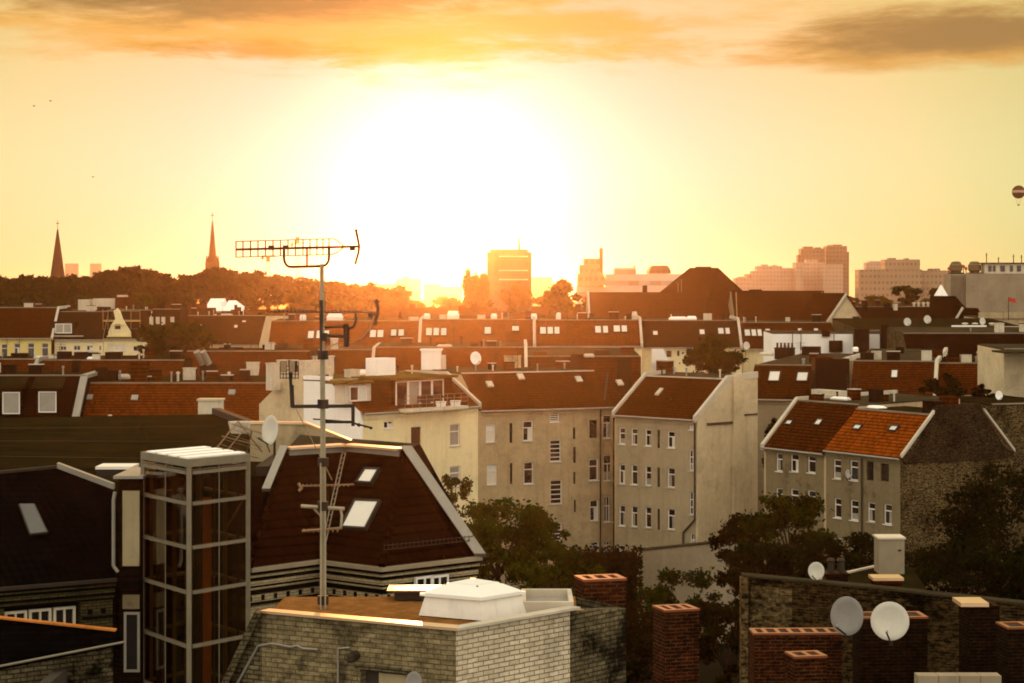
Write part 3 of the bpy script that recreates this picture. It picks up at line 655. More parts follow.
# balloon
q = Wp(1018.6, 850, 192); k = 850/F
bl = thing('balloon', 'dark tethered balloon with a small basket high at the right edge', 'balloon', q)
prof = [(6.6*k*math.sin(math.pi*i/14), -6.6*k*math.cos(math.pi*i/14)) for i in range(15)]
MB().lathe(q, prof, 24).build('envelope', M['far_stone'], bl, True, True)
MB().lathe(q, [(6.63*k*math.cos(a), 6.63*k*math.sin(a)) for a in (-.12, 0, .12, .25)], 24).build('stripe', M['haze_c'], bl, True, True)
MB().lathe(q+Vector((0,0,-13.6*k)), [(1.0*k,0),(1.25*k,.3*k),(1.25*k,1.1*k)], 14).build('basket', M['far_brown'], bl, True)
mb = MB()
for i in range(6):
    c, s_ = math.cos(i*1.047), math.sin(i*1.047); mb.tube(q+Vector((4*k*c,4*k*s_,-5.1*k)), q+Vector((1.2*k*c,1.2*k*s_,-12.5*k)), .03, n=4)
mb.build('rigging', M['rod'], bl, True)
# cranes
for px, d, top, label in ((268, 1500, 259, 'low far tower crane under the long roof aerial'), (297.5, 1550, 246, 'taller far tower crane seen through the long roof aerial')):
    c = far('tower_crane', label, 'crane', px, d); x = (px-512)/F*d; z = Zp(top, d); k = d/F
    mb = MB()
    for i in range(10):
        za, zb = z*i/10, z*(i+1)/10
        for sx in (-1, 1): mb.tube((x+sx*1.1, d, za), (x+sx*1.1, d, zb), .22, n=4)
        mb.tube((x-1.1, d, za), (x+1.1, d, zb), .16, n=4)
    mb.build('mast', M['rod'], c, True)
    MB().box(x-1.3, x+1.3, d-1.3, d+1.3, z-2.2 if px < 280 else z+2, z+1.5 if px < 280 else z+7).build('cab', M['darksteel'], c, True)
    mb = MB(); jz = z+1.6
    mb.tube((x-5*k, d, jz), (x+7*k, d, jz), .3, n=4).tube((x-5*k, d, jz+1.2), (x+7*k, d, jz+1.2), .2, n=4)
    for i in range(8): mb.tube((x-5*k+12*k*i/8, d, jz), (x-5*k+12*k*(i+1)/8, d, jz+1.2), .12, n=4)
    mb.build('jib', M['rod'], c, True)
    MB().box(x-6.5*k, x-4.5*k, d-1, d+1, jz-2, jz+1).build('counterweight', M['darksteel'], c, True)
# birds
for i, (px, py) in enumerate(((93, 177), (34, 106), (50.5, 101))):
    q = Wp(px, 210, py)
    b = thing('bird', ['small dark bird alone in the yellow sky above the left spire', 'dark bird, left one of the pair below the left cloud', 'dark bird, right one of the pair below the left cloud'][i], 'bird', q)
    mb = MB(); s_ = .16
    rings = [(-1.0,.05),(-.6,.16),(0,.24),(.5,.2),(.8,.12),(1.05,.03)]
    for (xa, ra), (xb, rb) in zip(rings, rings[1:]):
        mb.loft([q+Vector((xa, ra*math.cos(t), ra*math.sin(t)))*s_ for t in [i*1.047 for i in range(6)]], [q+Vector((xb, rb*math.cos(t), rb*math.sin(t)))*s_ for t in [i*1.047 for i in range(6)]], False)
    for sy in (-1, 1):
        w_ = [(-.3,sy*.15,.1),(.35,sy*.15,.1),(.3,sy*1.0,.45),(-.1,sy*1.9,.25),(-.25,sy*1.0,.42)]
        mb.loft([q+Vector(p)*s_ for p in w_], [q+(Vector(p)+Vector((0,0,.06)))*s_ for p in w_])
    mb.build('body', M['darksteel'], b, True)
# ---- treeline and hazy housing, shared shapes
vt = []
for i in range(4):
    t = tree('park_tree', 'dark round tree in the continuous far treeline behind the rooftops', 40+i*95, 470, 282, 40, 'far treeline', 'leaff' if i < 3 else 'leafm', 20+i, nclump=44, nleaf=2600, ls=.46, ratio=.8)
    vt.append(t)
ptop = [(-20,279),(10,280),(30,278),(50,280),(80,279),(100,275),(130,268),(150,272),(170,278),(190,276),(212,271),(235,271),(260,275),(280,278),(310,281),(335,284),(365,286),(395,292)]
def ytop(px):
    for (a, ya), (b, yb) in zip(ptop, ptop[1:]):
        if a <= px <= b: return ya+(yb-ya)*(px-a)/(b-a)
    return 288
px = -14.0
while px < 402:
    src = rng.choice(vt[:3]); d = rng.uniform(430, 520); zt = Zp(ytop(px)-4.0+rng.uniform(-1.5, 3.0), d)
    s0 = rng.uniform(.85, 1.25); zsrc = Zp(282, 470)
    t = dup(src, ((px-512)/F*d, d, 0), rng.uniform(0, 6.28), (s0, s0, zt/zsrc))
    px += rng.uniform(7, 12)
for i in range(26):                                   # lower fringe of the same treeline
    px = rng.uniform(-10, 400); d = rng.uniform(400, 440); zt = Zp(max(286, ytop(px)+10)+rng.uniform(0, 5), d); s0 = rng.uniform(.6, .95)
    dup(rng.choice(vt), ((px-512)/F*d, d, 0), rng.uniform(0, 6.28), (s0, s0, zt/Zp(282, 470)))
for i in range(22):
    px = rng.choice([rng.uniform(395, 600), rng.uniform(840, 1010), rng.uniform(330, 480)]); d = rng.uniform(480, 900); zt = Zp(rng.uniform(294, 300), d); s0 = rng.uniform(.7, 1.1)
    dup(rng.choice(vt), ((px-512)/F*d, d, 0), rng.uniform(0, 6.28), (s0, s0, zt/Zp(282, 470)))
pops = []
for i, (x, y) in enumerate(((467.5, 270), (475.5, 272), (484, 268.5))):
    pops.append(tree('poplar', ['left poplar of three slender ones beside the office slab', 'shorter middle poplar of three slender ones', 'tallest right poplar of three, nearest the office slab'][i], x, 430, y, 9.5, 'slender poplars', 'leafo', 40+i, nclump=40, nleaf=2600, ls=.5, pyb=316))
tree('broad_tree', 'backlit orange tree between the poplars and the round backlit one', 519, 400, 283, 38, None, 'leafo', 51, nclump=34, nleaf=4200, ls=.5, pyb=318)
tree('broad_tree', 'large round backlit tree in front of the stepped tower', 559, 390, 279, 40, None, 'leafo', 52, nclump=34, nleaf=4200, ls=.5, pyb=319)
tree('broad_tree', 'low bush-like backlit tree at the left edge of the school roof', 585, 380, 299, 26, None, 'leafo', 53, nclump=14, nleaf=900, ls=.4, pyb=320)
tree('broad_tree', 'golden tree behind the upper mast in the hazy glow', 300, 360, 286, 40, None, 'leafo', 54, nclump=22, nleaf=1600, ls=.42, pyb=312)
for i, (x, y, w_, yb, l) in enumerate(((8, 289, 34, 312, 'olive tree at the far left edge under the treeline'), (40, 291, 38, 315, 'olive tree directly below the left church spire'), (62, 296, 26, 316, 'small dark tree beside the white flat building'), (24, 298, 24, 316, 'lower olive bush tree in front of two others at far left'))):
    tree('broad_tree', l, x, 350+6*i, y, w_, None, 'leaf', 60+i, nclump=20, nleaf=1300, ls=.42, pyb=yb)
tree('broad_tree', 'round green tree in front of the long tan office block', 905, 395, 285, 36, None, 'leaf', 66, nclump=22, nleaf=1500, ls=.42, pyb=306)
tree('broad_tree', 'narrow tree between the tan office and the white steeple', 935, 400, 284, 13, None, 'leaf', 67, nclump=12, nleaf=700, ls=.4, pyb=306)
tree('broad_tree', 'reddish low tree left of the round green one by the tan office', 879, 405, 293, 28, None, 'leafo', 68, nclump=14, nleaf=900, ls=.4, pyb=308)
# far low houses, four shapes shared by all
def far_house(i, wall, roof):
    t = thing('far_house', 'small hazy house roof in the far roofscape below the treeline', 'house', (0, 0, 0), 0, 'hazy far houses')
    w_, dp, hw, hr = (14+3*i), 11, 17.0, 21.5
    MB().box(-w_/2, w_/2, 0, dp, 0, hw).build('wall', M[wall], t)
    MB().loft([(-w_/2-.2,-.4,hw+.01),(-w_/2-.2,dp*.45,hr),(-w_/2-.2,dp+.4,hw+.01)], [(w_/2+.2,-.4,hw+.01),(w_/2+.2,dp*.45,hr),(w_/2+.2,dp+.4,hw+.01)]).build('roof', M[roof], t)
    MB().box(w_*.2, w_*.2+1.6, dp*.4, dp*.4+1, hr-1.2, hr+.7).build('chimney', M['rust'], t)
    return t
fh = [far_house(0, 'far_pale', 'red'), far_house(1, 'far_strip', 'brown'), far_house(2, 'far_tan', 'rust'), far_house(3, 'far_pale', 'dark')]
for i in range(110):                                  # roofscape between the rows and the treeline
    px = rng.uniform(128, 470) if i % 4 else rng.uniform(830, 950)
    d = rng.uniform(335, 392); s0 = rng.uniform(.38, .75); sz = Zp(rng.uniform(300, 315), d)/22.8
    loc = ((px-512)/F*d, d, 0); rz = rng.choice([0, .2, -.25, 1.57, 1.4, .5])
    if i < 4: fh[i].location = loc; fh[i].rotation_euler.z = rz; fh[i].scale = (s0, s0, sz)
    else: dup(fh[i % 4], loc, rz, (s0, s0, sz))
for i in range(40):
    px = rng.uniform(-20, 1040); d = rng.uniform(450, 1100); s0 = rng.uniform(.8, 1.1)
    dup(fh[i % 4], ((px-512)/F*d, d, 0), rng.choice([0, .2, 1.57, .5]), (s0, s0, s0))
HOUSES = []
_init = House.__init__
def _reg(s, *a, **k): _init(s, *a, **k); HOUSES.append(s)
House.__init__ = _reg
# ------------------------------------------------------------------ big school roof behind the rows
sc = thing('school', 'big dark brown hipped school roof rising highest above the tenement rows', 'school', Wp(700, 360, z=0))
P = lambda px, py, d: Wp(px, d, py)
R1, R2 = P(690, 268.5, 372), P(718, 268.5, 369)
Fk, Lk, Rk = P(706.5, 305, 356), P(645, 305, 364), P(757, 305, 372)
Fb, Lb, Rb = P(704, 324, 350), P(628, 324, 360), P(768, 324, 370)
Bk, Bb = P(690, 305, 392), P(690, 324, 398)
mb = MB()
for a, b, c in ((Lk, Fk, (R2, R1)), (Fk, Rk, (R2,)), (Rk, Bk, (R1, R2)), (Bk, Lk, (R1,))): mb.poly([a, b, *c])
for a, b, c, d in ((Lb, Fb, Fk, Lk), (Fb, Rb, Rk, Fk), (Rb, Bb, Bk, Rk), (Bb, Lb, Lk, Bk)): mb.poly([a, b, c, d])
mb.build('roof', M['brown'], sc, True)
g0 = lambda p: Vector((p.x, p.y, 0)); up = lambda p: Vector((p.x, p.y, p.z-.02))
mb = MB()
for a, b in ((Lb, Fb), (Fb, Rb), (Rb, Bb), (Bb, Lb)):
    mb.poly([g0(a), g0(b), up(b), up(a)])
mb.build('wall', M['tanwall'], sc, True)
for a, b in ((R1, R2), (R1, Lk), (R2, Fk), (Fk, Fb), (R2, Rk), (Lk, Lb)): MB().tube(a, b, .13).build('hip_ridge', M['dark'], sc, True)
MB().box(R1.x+1, R2.x-1, R1.y-.4, R1.y+.4, R1.z+.05, R1.z+.35).build('ridge_cap', M['brown'], sc, True)
MB().tube(P(678, 318, 352), P(678, 283, 352), .06).tube(P(681.5, 318, 352), P(681.5, 279, 352), .06).build('aerial', M['rod'], sc, True)
Wg = House('school_wing', 'brown left wing of the hipped school with a stubby chimney', (589, 345), (702, 345), 322, 293.2, 5.6, 14, 'tanwall', 'brown', 'dark', (1, 0), sym=True, ridge=False, cat='school wing')
Wg.chimney(642.5, 647, 285.5, 7, 'dbrick', 1.0)
Wr = House('school_wing', 'long brown right wing of the hipped school with vertical roof seams', (735, 352), (829, 352), 323, 291.5, 6.2, 14, 'tanwall', 'brown', 'dark', (0, .15), sym=True, ridge=False, cat='school wing', cop='dark')
for x in (737, 823):
    a, b = Wr.hit_roof(x, 320), Wr.hit_roof(x-1, 293)
    MB().tube(a+Wr.nrm*.2, b+Wr.nrm*.2, .09).build('roof_seam', M['rod'], Wr.root)
Wr.hatch(749, 762, 289.5, 7, 'dark', 1.5)

# ------------------------------------------------------------------ left far row
t = House('yellow_house', 'bright yellow house with a brown tile roof at the left edge', (-70, 288), (53, 288), 337, 308.5, 3.9, 11, 'yellow', 'brown', 'bitumen', (0, .3), cop='coping', gable='dbrick',
          wins=[('s',1,344,7.2,357),('s',14,343,20.5,357),('s',27.5,343,34.5,357),('s',41.5,343,48.5,357),('s',-16,344,-9,357)])
t = House('dark_roofed_house', 'cream house with a wide dark roof and one box dormer, next to the yellow house', (54.5, 288.5), (103, 288.5), 338.5, 312.5, 3.7, 11, 'cream', 'dark', 'bitumen', (0, 0),
          wins=[('k',60,346,66.5,350.5),('k',73.5,345.5,80.5,350.5),('k',86.5,345.5,93,350.5),('k',99,345.5,102,350.5)])
o = t.hit_roof(65, 329)
MB().box(o.x-1.6, o.x+1.7, o.y-.9, o.y+2.6, o.z-.9, o.z+1.1).build('dormer', M['dark'], t.root)
d_ = MB(); bars(d_, o.x-1.2, o.x+1.2, o.z-.6, o.z+.8, o.y-.99, .12, ((.5,0,1),)); d_ = d_.build('window', M['frame'], t.root)
MB().box(o.x-1.1, o.x+1.1, o.y-.95, o.y-.91, o.z-.5, o.z+.7).build('pane', M['curtain'], d_)
MB().box(o.x-1.8, o.x+2.9, o.y-1.5, o.y-.9, o.z-1.05, o.z-.92).build('balcony_slab', M['coping'], t.root)
t = House('gabled_house', 'scaffolded dark house with an ornate pale stepped gable', (103.5, 288.5), (147, 288.5), 337.5, 311, 3.8, 11, 'cream', 'dark', 'bitumen', (0, 0),
          wins=[('w',109.5,345,113,351),('w',114.5,345,119,351),('w',120.5,345,126,351),('k',133,346,138,351)])
y = -.2; xs = [t.xat(p, y) for p in (108.5, 130.5, 126, 122.6, 119.8, 117.4, 115, 112)]
zz = lambda p: Zp(p, 288.3)
gp = [(xs[0], zz(336)), (xs[1], zz(336)), (xs[1], zz(332)), (xs[2], zz(325)), (xs[3], zz(319)), (xs[4], zz(311)), (xs[5], zz(308)), (xs[6]-.2, zz(311)), (xs[7]+.5, zz(319)), (xs[7]-.1, zz(325)), (xs[0], zz(332))]
MB().loft([(a, -.35, b) for a, b in gp], [(a, .25, b) for a, b in gp]).build('gable', M['cream'], t.root)
MB().box(xs[0]-.2, xs[1]+.2, -.5, -.353, zz(337), zz(335.6)).box(xs[7]-.1, xs[2]+.1, -.48, -.353, zz(325.4), zz(324.6)).build('gable_moulding', M['yellow'], t.root)
MB().box((xs[3]+xs[7])/2-.3, (xs[3]+xs[7])/2+.5, -.42, -.352, zz(329), zz(324)).build('gable_niche', M['pipe'], t.root)
sf = thing('scaffold', 'thin yellowish scaffold round the ornate pale gable', 'scaffold', t.o+t.ey*-1.4)
mb = MB()
for px in (103, 108, 131, 140): x = Wp(px, 289.6, z=0); mb.tube(x, Vector((x.x, x.y, Zp(309, 289.6))), .05, n=5)
for py in (311, 320, 329, 337): mb.tube(Wp(103, 289.6, py), Wp(140, 289.6, py), .05, n=5)
mb.build('poles', M['rod'], sf, True)
mb = MB()
for py in (320.6, 337.6): a, b = Wp(103, 289.7, py), Wp(140, 289.7, py); mb.box(a.x, b.x, a.y-.1, a.y+.7, a.z-.12, a.z)
mb.build('deck', M['yellow'], sf, True)
t = House('timbered_house', 'dark roofed house with pale timber posts behind the dark round tree', (147.5, 289), (176, 289), 341, 310, 4, 11, 'cream', 'dark', 'bitumen', (0, 0), gable='dbrick', wins=[('k',151,346,156,352)])
for px in (152, 158.5, 164, 173):
    o = t.hit_roof(px, 323); MB().box(o.x-.25, o.x+.25, o.y-.8, o.y-.3, o.z-1.1, o.z+.9).build('timber_post', M['offwhite'], t.root)
o = t.hit_roof(162, 320); MB().box(o.x-2, o.x+2.2, o.y-.9, o.y+2.5, o.z+.7, o.z+.95).build('dormer_roof', M['dark'], t.root)
t = House('long_dark_house', 'long dark brown roof with tiny skylights between the round tree and the trapezoid gable', (177, 300), (262, 300), 343.5, 316.5, 4, 11, 'cream', 'dark', 'bitumen', (0, 0),
          wins=[('p',219,344.5,243,351),('w',246,344,251,350)], gable='dbrick', sky=[(200,325,204,328.5),(234,325.5,238,329),(242,321,246.5,323.5)])
t.hatch(215, 232, 314, 6, 'coping', 2)
# the pale hipped hall far behind
t = thing('market_hall', 'pale double-hipped tent-like roof shining below the treeline', 'hall', Wp(222, 385, z=0))
for a, b, c, e in ((203, 224, 208, 222), (222, 245, 226, 233)):
    mb = MB(); d = 385 if a == 203 else 384.2
    lo = [(Wp(a, d).x, d), (Wp(b, d).x, d), (Wp(b, d).x, d+8), (Wp(a, d).x, d+8)]; hi = [(Wp(c, d).x, d+3.5), (Wp(e, d).x, d+3.5), (Wp(e, d).x, d+4.5), (Wp(c, d).x, d+4.5)]
    mb.prism(lo, Zp(311, d), Zp(298.5 if a == 203 else 300.5, d), hi); mb.build('roof', M['white'], t, True)
mb = MB(); farbox(mb, 202, 246, 311.2, 385.3, 7.5); mb.build('wall', M['offwhite'], t, True)
t = blocks('flat_block', 'small white flat block with a red brick part, right of the left olive trees', 'building', 372, 'offwhite', [(93,115,298.5,'wing',0,9),(78,90,299.5,'wing',2,9)])
mb = MB(); farbox(mb, 115.2, 127, 297, 371.5, 9); mb.build('brick_wing', M['rust'], t, True)
mb = MB(); farbox(mb, 117, 125, 295, 373, 3); mb.build('plant_room', M['offwhite'], t, True)
# trapezoid gable
t = House('trapezoid_gabled_house', 'cream blank trapezoid gable wall standing between dark and red roofs', (258, 284), (301.5, 284), 349, 349, 0, .5, 'firewall', 'dark', 'dark', (0, 0), gutter=False, ridge=False)
gx = [t.xat(p, 0) for p in (258, 266, 291, 301.5)]; zg = Zp(316, 284)
MB().loft([(gx[0],-.02,t.ze),(gx[3],-.02,t.ze),(gx[2],-.02,zg),(gx[1],-.02,zg)], [(gx[0],.45,t.ze),(gx[3],.45,t.ze),(gx[2],.45,zg),(gx[1],.45,zg)]).build('gable', M['firewall'], t.root)
MB().loft([(gx[0]-.2,.46,t.ze),(gx[3]+.2,.46,t.ze),(gx[2],.46,zg-.1),(gx[1],.46,zg-.1)], [(gx[0]-.2,12,t.ze),(gx[3]+.2,12,t.ze),(gx[2],12,zg-.1),(gx[1],12,zg-.1)]).build('roof', M['dark'], t.root)

# ------------------------------------------------------------------ middle rows of red roofs with skylights
t = House('red_roofed_house', 'hazy red roof with paired skylights, left one of the skylight row behind the mast', (268, 256), (420, 256), 347, 322, 3.6, 13, 'cream', 'red', 'bitumen', (0, .5), rise=0,
          sky=[(307.5,331.5,314.5,340),(316,331,322.5,340),(323.5,331,329.5,340),(369.5,330.5,376.5,339),(377,330.5,384,339),(390.5,330,397,337.5),(398,330,404.5,337.5)])
t.hatch(327, 343, 313.5, 5); t.hatch(300, 306, 314.5, 6)
t = House('red_roofed_house', 'hazy red roof with a triple and two single skylights, middle of the skylight row', (420.8, 258), (535, 258), 345.5, 320.5, 3.6, 13, 'cream', 'red', 'bitumen', (0, .5),
          sky=[(425.5,328.5,432.5,337),(433,328.5,439.5,337),(440.5,328.5,447,337),(484,327.5,491.5,335.5),(511.5,326.5,519.5,332.5)])
t.hatch(447, 459, 311.5, 6); t.hatch(491, 497, 313.5, 5); t.hatch(424, 430, 313.5, 6)
t = House('red_roofed_house', 'red roof with one triple and two paired skylights over a cream wall', (536, 258), (642.5, 258), 345, 321, 3.6, 13, 'cream', 'red', 'bitumen', (0, .5),
          sky=[(539.5,327.5,546.5,335.5),(547,327.5,553.5,335.5),(554,327.5,560,335.5),(594.5,326.5,601.5,334.5),(602.5,326.5,608.5,334.5),(613,326,620.5,333.5),(621,326,627.5,333.5)],
          wins=[('p',579,346.5,585,351),('k',558.5,350.5,564,353),('k',611,349,615,352)])
t.hatch(531, 537, 313.5, 6); t.hatch(556, 565, 312.5, 7); t.hatch(577, 583, 312.5, 6); t.hatch(632, 637, 311.5, 5, 'offwhite')
t.chimney(561, 566, 313, 4.2, 'rust', .8)
t = House('grey_brown_roofed_house', 'dull grey brown roof behind the round tree, between red and maroon roofs', (643, 260), (742, 260), 346.5, 321.5, 3.6, 13, 'cream', 'dark', 'bitumen', (0, .5),
          sky=[(652.5,331.5,658,336.5),(699,330,705,336),(717.5,328.5,724,335.5),(725,328.5,730,335.5)], wins=[('p',666.5,350,671.5,357),('p',677,349,679.5,356)])
t.hatch(669, 687, 316.5, 5, 'white', 1.2); t.hatch(687, 696, 316, 5, 'white', 2)
t = House('maroon_roofed_house', 'dark maroon roof with a row of skylights under the school right wing', (742.8, 262), (836, 262), 348, 323.5, 3.6, 13, 'cream', 'brown', 'bitumen', (0, 0),
          sky=[(744,330,750.5,337.5),(751,330,756.5,337.5),(757,330,762,337.5),(765,329.5,770.5,336.5),(797.5,329,802,333),(813.5,329,818.5,334)])
# gable with a dark opening
t = thing('gabled_house', 'cream triangular gable with a dark opening, right of the school wing', 'house', Wp(847, 305, z=0))
G = lambda px, py, d: Wp(px, d, py)
MB().loft([G(827,325,303), G(867,326.5,303), G(846.5,296,303)], [G(827,325,303.5), G(867,326.5,303.5), G(846.5,296,303.5)]).build('gable', M['firewall'], t, True)
a, b = G(827, 330, 303), G(867, 330, 303); MB().box(a.x, b.x, 303.02, 303.5, 0, Zp(325.5, 303)).build('wall', M['firewall'], t, True)
a, b, c = G(825.5,326,302.7), G(868.5,327.5,302.7), G(846.5,295,302.7); s_ = Vector((-3,13,0))
MB().hexa([a, c, c+s_, a+s_, a+Vector((0,0,.3)), c+Vector((0,0,.3)), c+s_+Vector((0,0,.3)), a+s_+Vector((0,0,.3))]).build('roof', M['brown'], t, True)
MB().hexa([c, b, b+s_, c+s_, c+Vector((0,0,.3)), b+Vector((0,0,.3)), b+s_+Vector((0,0,.3)), c+s_+Vector((0,0,.3))]).build('roof', M['brown'], t, True)
MB().tube(a+Vector((0,-.1,.2)), c+Vector((0,-.1,.2)), .22, n=6).build('verge_coping', M['coping'], t, True)
q = G(856.5, 320, 302.6); MB().box(q.x-.55, q.x+.55, 302.8, 302.98, q.z-.6, q.z+.55).build('window', M['glass'], t, True)
# dark roofs at the far right
t = House('dark_long_house', 'long low dark maroon roof with stubby chimneys, in front of the tan office', (856, 330), (952, 330), 323, 307.5, 4, 12, 'obrick2', 'maroon', 'bitumen', (0, 0))
t.chimney(884, 890, 304, 3.5, 'dbrick', 1); t.chimney(893, 897, 304.5, 3.5, 'offwhite', 1); t.chimney(862, 867, 301, 3.5, 'dbrick', 1.2)
for x in (914, 918.5, 923.5, 928): t.vent(x, 302.5, 5, .2, 'offwhite')
t = thing('steep_roofed_house', 'steep dark brown roof block with a pale verge, in front of the concrete hall', 'house', Wp(955, 315, z=0))
pts = [G(941,320,312), G(966,320,312), G(966,308,312), G(955.5,296,312), G(942,296,312)]
MB().loft(pts, [p+Vector((0,9,0)) for p in pts]).build('roof', M['maroon'], t, True)
pts = [G(959,321,311), G(984,321,311), G(978,308,311), G(965,308,311)]
MB().loft(pts, [p+Vector((0,6,0)) for p in pts]).build('side_roof', M['maroon'], t, True)
MB().tube(G(956,319,310.6), G(963,307.5,310.6), .2).build('verge_coping', M['coping'], t, True)
a, b = G(941.2,320,312.3), G(983,320,312.3); MB().box(a.x, b.x, 312.2, 320, 0, Zp(319.8, 312)).build('wall', M['obrick2'], t, True)
t = thing('steeple', 'small white pointed steeple left of the steep dark roof', 'steeple', Wp(941, 322, z=0))
q = Wp(941, 322, z=0); mb = MB(); mb.prism([(q.x-1.3,q.y-1.3),(q.x+1.3,q.y-1.3),(q.x+1.3,q.y+1.3),(q.x-1.3,q.y+1.3)], 0, Zp(303, 322)); mb.build('tower', M['white'], t, True)
mb = MB(); mb.prism([(q.x-1.5,q.y-1.5),(q.x+1.5,q.y-1.5),(q.x+1.5,q.y+1.5),(q.x-1.5,q.y+1.5)], Zp(303, 322)+.01, Zp(285, 322), [(q.x-.1,q.y-.1),(q.x+.1,q.y-.1),(q.x+.1,q.y+.1),(q.x-.1,q.y+.1)]); mb.build('spire', M['white'], t, True)
t = House('colonnaded_house', 'low beige building with a row of dark openings at the right edge', (979, 300), (1060, 300), 318.5, 318.5, 0, 10, 'tanwall', 'dark', 'bitumen', (0, 0), gutter=False,
          wins=[('p',983+i*6.2,313.6,987.6+i*6.2,318) for i in range(9)])
mb = MB(); 
# the colonnade needs its own height: parapet above the openings
MB().box(0, t.L, -.3, .4, t.ze+.02, t.ze+.9).build('parapet', M['tanwall'], t.root)
fl = thing('flag', 'small red flag on a dark pole before the concrete hall', 'flag', Wp(1008.5, 290, z=Zp(318, 290)))
MB().tube(Wp(1008.5,290,320), Wp(1008.5,290,297), .07, .04).build('flagpole', M['darksteel'], fl, True)
mb = MB(); q0 = Wp(1008.7, 290, 297.5)
cols = [(q0+Vector((.62*i*.28, .12*math.sin(i*1.3), -.03*i+.06*math.sin(i*1.1)))) for i in range(7)]
for a, b in zip(cols, cols[1:]): mb.hexa([a+Vector((0,0,-.6)), b+Vector((0,0,-.6)), b+Vector((0,.03,-.6)), a+Vector((0,.03,-.6)), a, b, b+Vector((0,.03,0)), a+Vector((0,.03,0))])
mb.build('cloth', M['redpaint'], fl, True)

# ------------------------------------------------------------------ satellite dishes
def dish(px, py, d, rx, ry, label, mat='dish', lean=0.12, yaw=None, mount=None, group=None, post_py=None):
    q = Wp(px, d, py); k = d/F; ro = ry*k; rr = min(1, rx/ry)
    t = thing('satellite_dish', label, 'satellite dish', q, 0, group)
    ya = yaw if yaw is not None else math.acos(rr)
    ax = Vector((math.sin(ya), -math.cos(ya), lean)).normalized()
    prof = [(0, .0), (ro*.35, .02*ro), (ro*.7, .09*ro), (ro*.96, .17*ro), (ro, .20*ro), (ro*.985, .215*ro), (ro*.7, .12*ro), (ro*.3, .045*ro), (0, .03*ro)]
    n = 28 if ry > 8 else 16
    MB().lathe(q, prof, n, ax).build('reflector', M[mat], t, True, True)
    u = ax.orthogonal().normalized(); sd = Vector((0,0,1))-ax*ax.z; sd.normalize()
    low = q-sd*ro*.95+ax*.2*ro; tip = q+ax*ro*1.15-sd*ro*.55
    MB().tube(low, tip, .03*ro+.008, n=6).build('feed_arm', M['darksteel'], t, True)
    MB().tube(tip, tip-ax*ro*.22+sd*.08*ro, .07*ro, .05*ro, 8).build('feed_horn', M['dishgrey'], t, True)
    pz = Zp(post_py, d) if post_py else q.z-ro*1.5
    bk = q-ax*.16*ro
    MB().tube(q-ax*.02*ro, bk, .12*ro, n=8).tube((bk.x, bk.y, bk.z+.2*ro), (bk.x, bk.y, pz), .06*ro+.01, n=8).build('bracket', M['darksteel'], t, True)
    return t

dish(907, 322, 250, 4, 4.2, 'small round dish on the grey flat roof at right, left of the far pair')
dish(927, 319.5, 255, 4, 4.2, 'round satellite dish beside the steep dark roof, right one of the far pair')
dish(982, 321.5, 248, 3.4, 4, 'small satellite dish left of the flag on the far flat roof')
# flat roof with the white box, maroon roof below it
t = House('maroon_roofed_house', 'very dark maroon roof under a grey flat roof at the right edge', (908, 226), (1062, 226), 356, 334.5, 3, 14, 'obrick2', 'maroon', 'bitumen', (0, 0), fall=.05)
t = House('flat_roofed_house', 'grey flat roofed block with a pale kinked roof edge, behind the white gabled firewalls', (866, 246), (1040, 246), 331.5, 331.5, 0, 26, 'obrick2', 'dark', 'felt', (0, 0), fall=.045, gutter=False)
x0, x1 = t.xat(952, .6), t.xat(986, .6); MB().box(x0, x1, .3, .9, t.ze, t.ze+.75).build('parapet_box', M['white'], t.root)
x0, x1 = t.xat(1000, 3), t.xat(1050, 3); MB().box(x0, x1, 2.7, 3.2, t.ze, t.ze+.6).build('parapet_box', M['coping'], t.root)
for x in (965, 975, 992, 1000): t.vent(x, 323, 10+(x % 4), .25, 'offwhite')
# white painted firewalls
t = House('white_firewall_house', 'brilliant white firewall strip cut by chimneys, below the school right wing', (772, 240), (914, 240), 334, 334, 0, 8, 'white', 'dark', 'bitumen', (0, 0), gutter=False, ridge=False)
t.root['category'] = 'house'
for (a, b, c, dd) in ((822.5, 829.5, 330, -.3), (833, 834.5, 340, -.4), (841.5, 856, 336, -.5)):
    pass
t.chimney(822, 829.5, 331, .0, 'maroon', .8); t.chimney(854, 868.5, 330, -.9, 'dbrick', 1.2); t.chimney(880.5, 888, 325.5, -.8, 'dbrick', .9)
x0, x1 = t.xat(829.5, -.4), t.xat(842, -.4); MB().box(x0, x1, -.9, -.01, Zp(352, 240), Zp(340.5, 240)).build('roof_box', M['dbrick'], t.root)
for px in (792.5, 801, 834):
    x = t.xat(px, -.5); MB().tube((x, -.5, Zp(350, 240)), (x, -.5, Zp(329, 240)), .05).tube((x-.4, -.5, Zp(333, 240)), (x+.4, -.5, Zp(333, 240)), .03).build('aerial', M['darksteel'], t.root)
x0, x1, x2, x3 = [t.xat(p, -.45) for p in (888, 913, 907, 888)]
MB().loft([(x0,-.5,Zp(352,240)),(x1,-.5,Zp(349,240)),(x2,-.5,Zp(333.5,240)),(x3,-.5,Zp(333.5,240))], [(x0,-.04,Zp(352,240)),(x1,-.04,Zp(349,240)),(x2,-.04,Zp(333.5,240)),(x3,-.04,Zp(333.5,240))]).build('gable', M['white'], t.root)
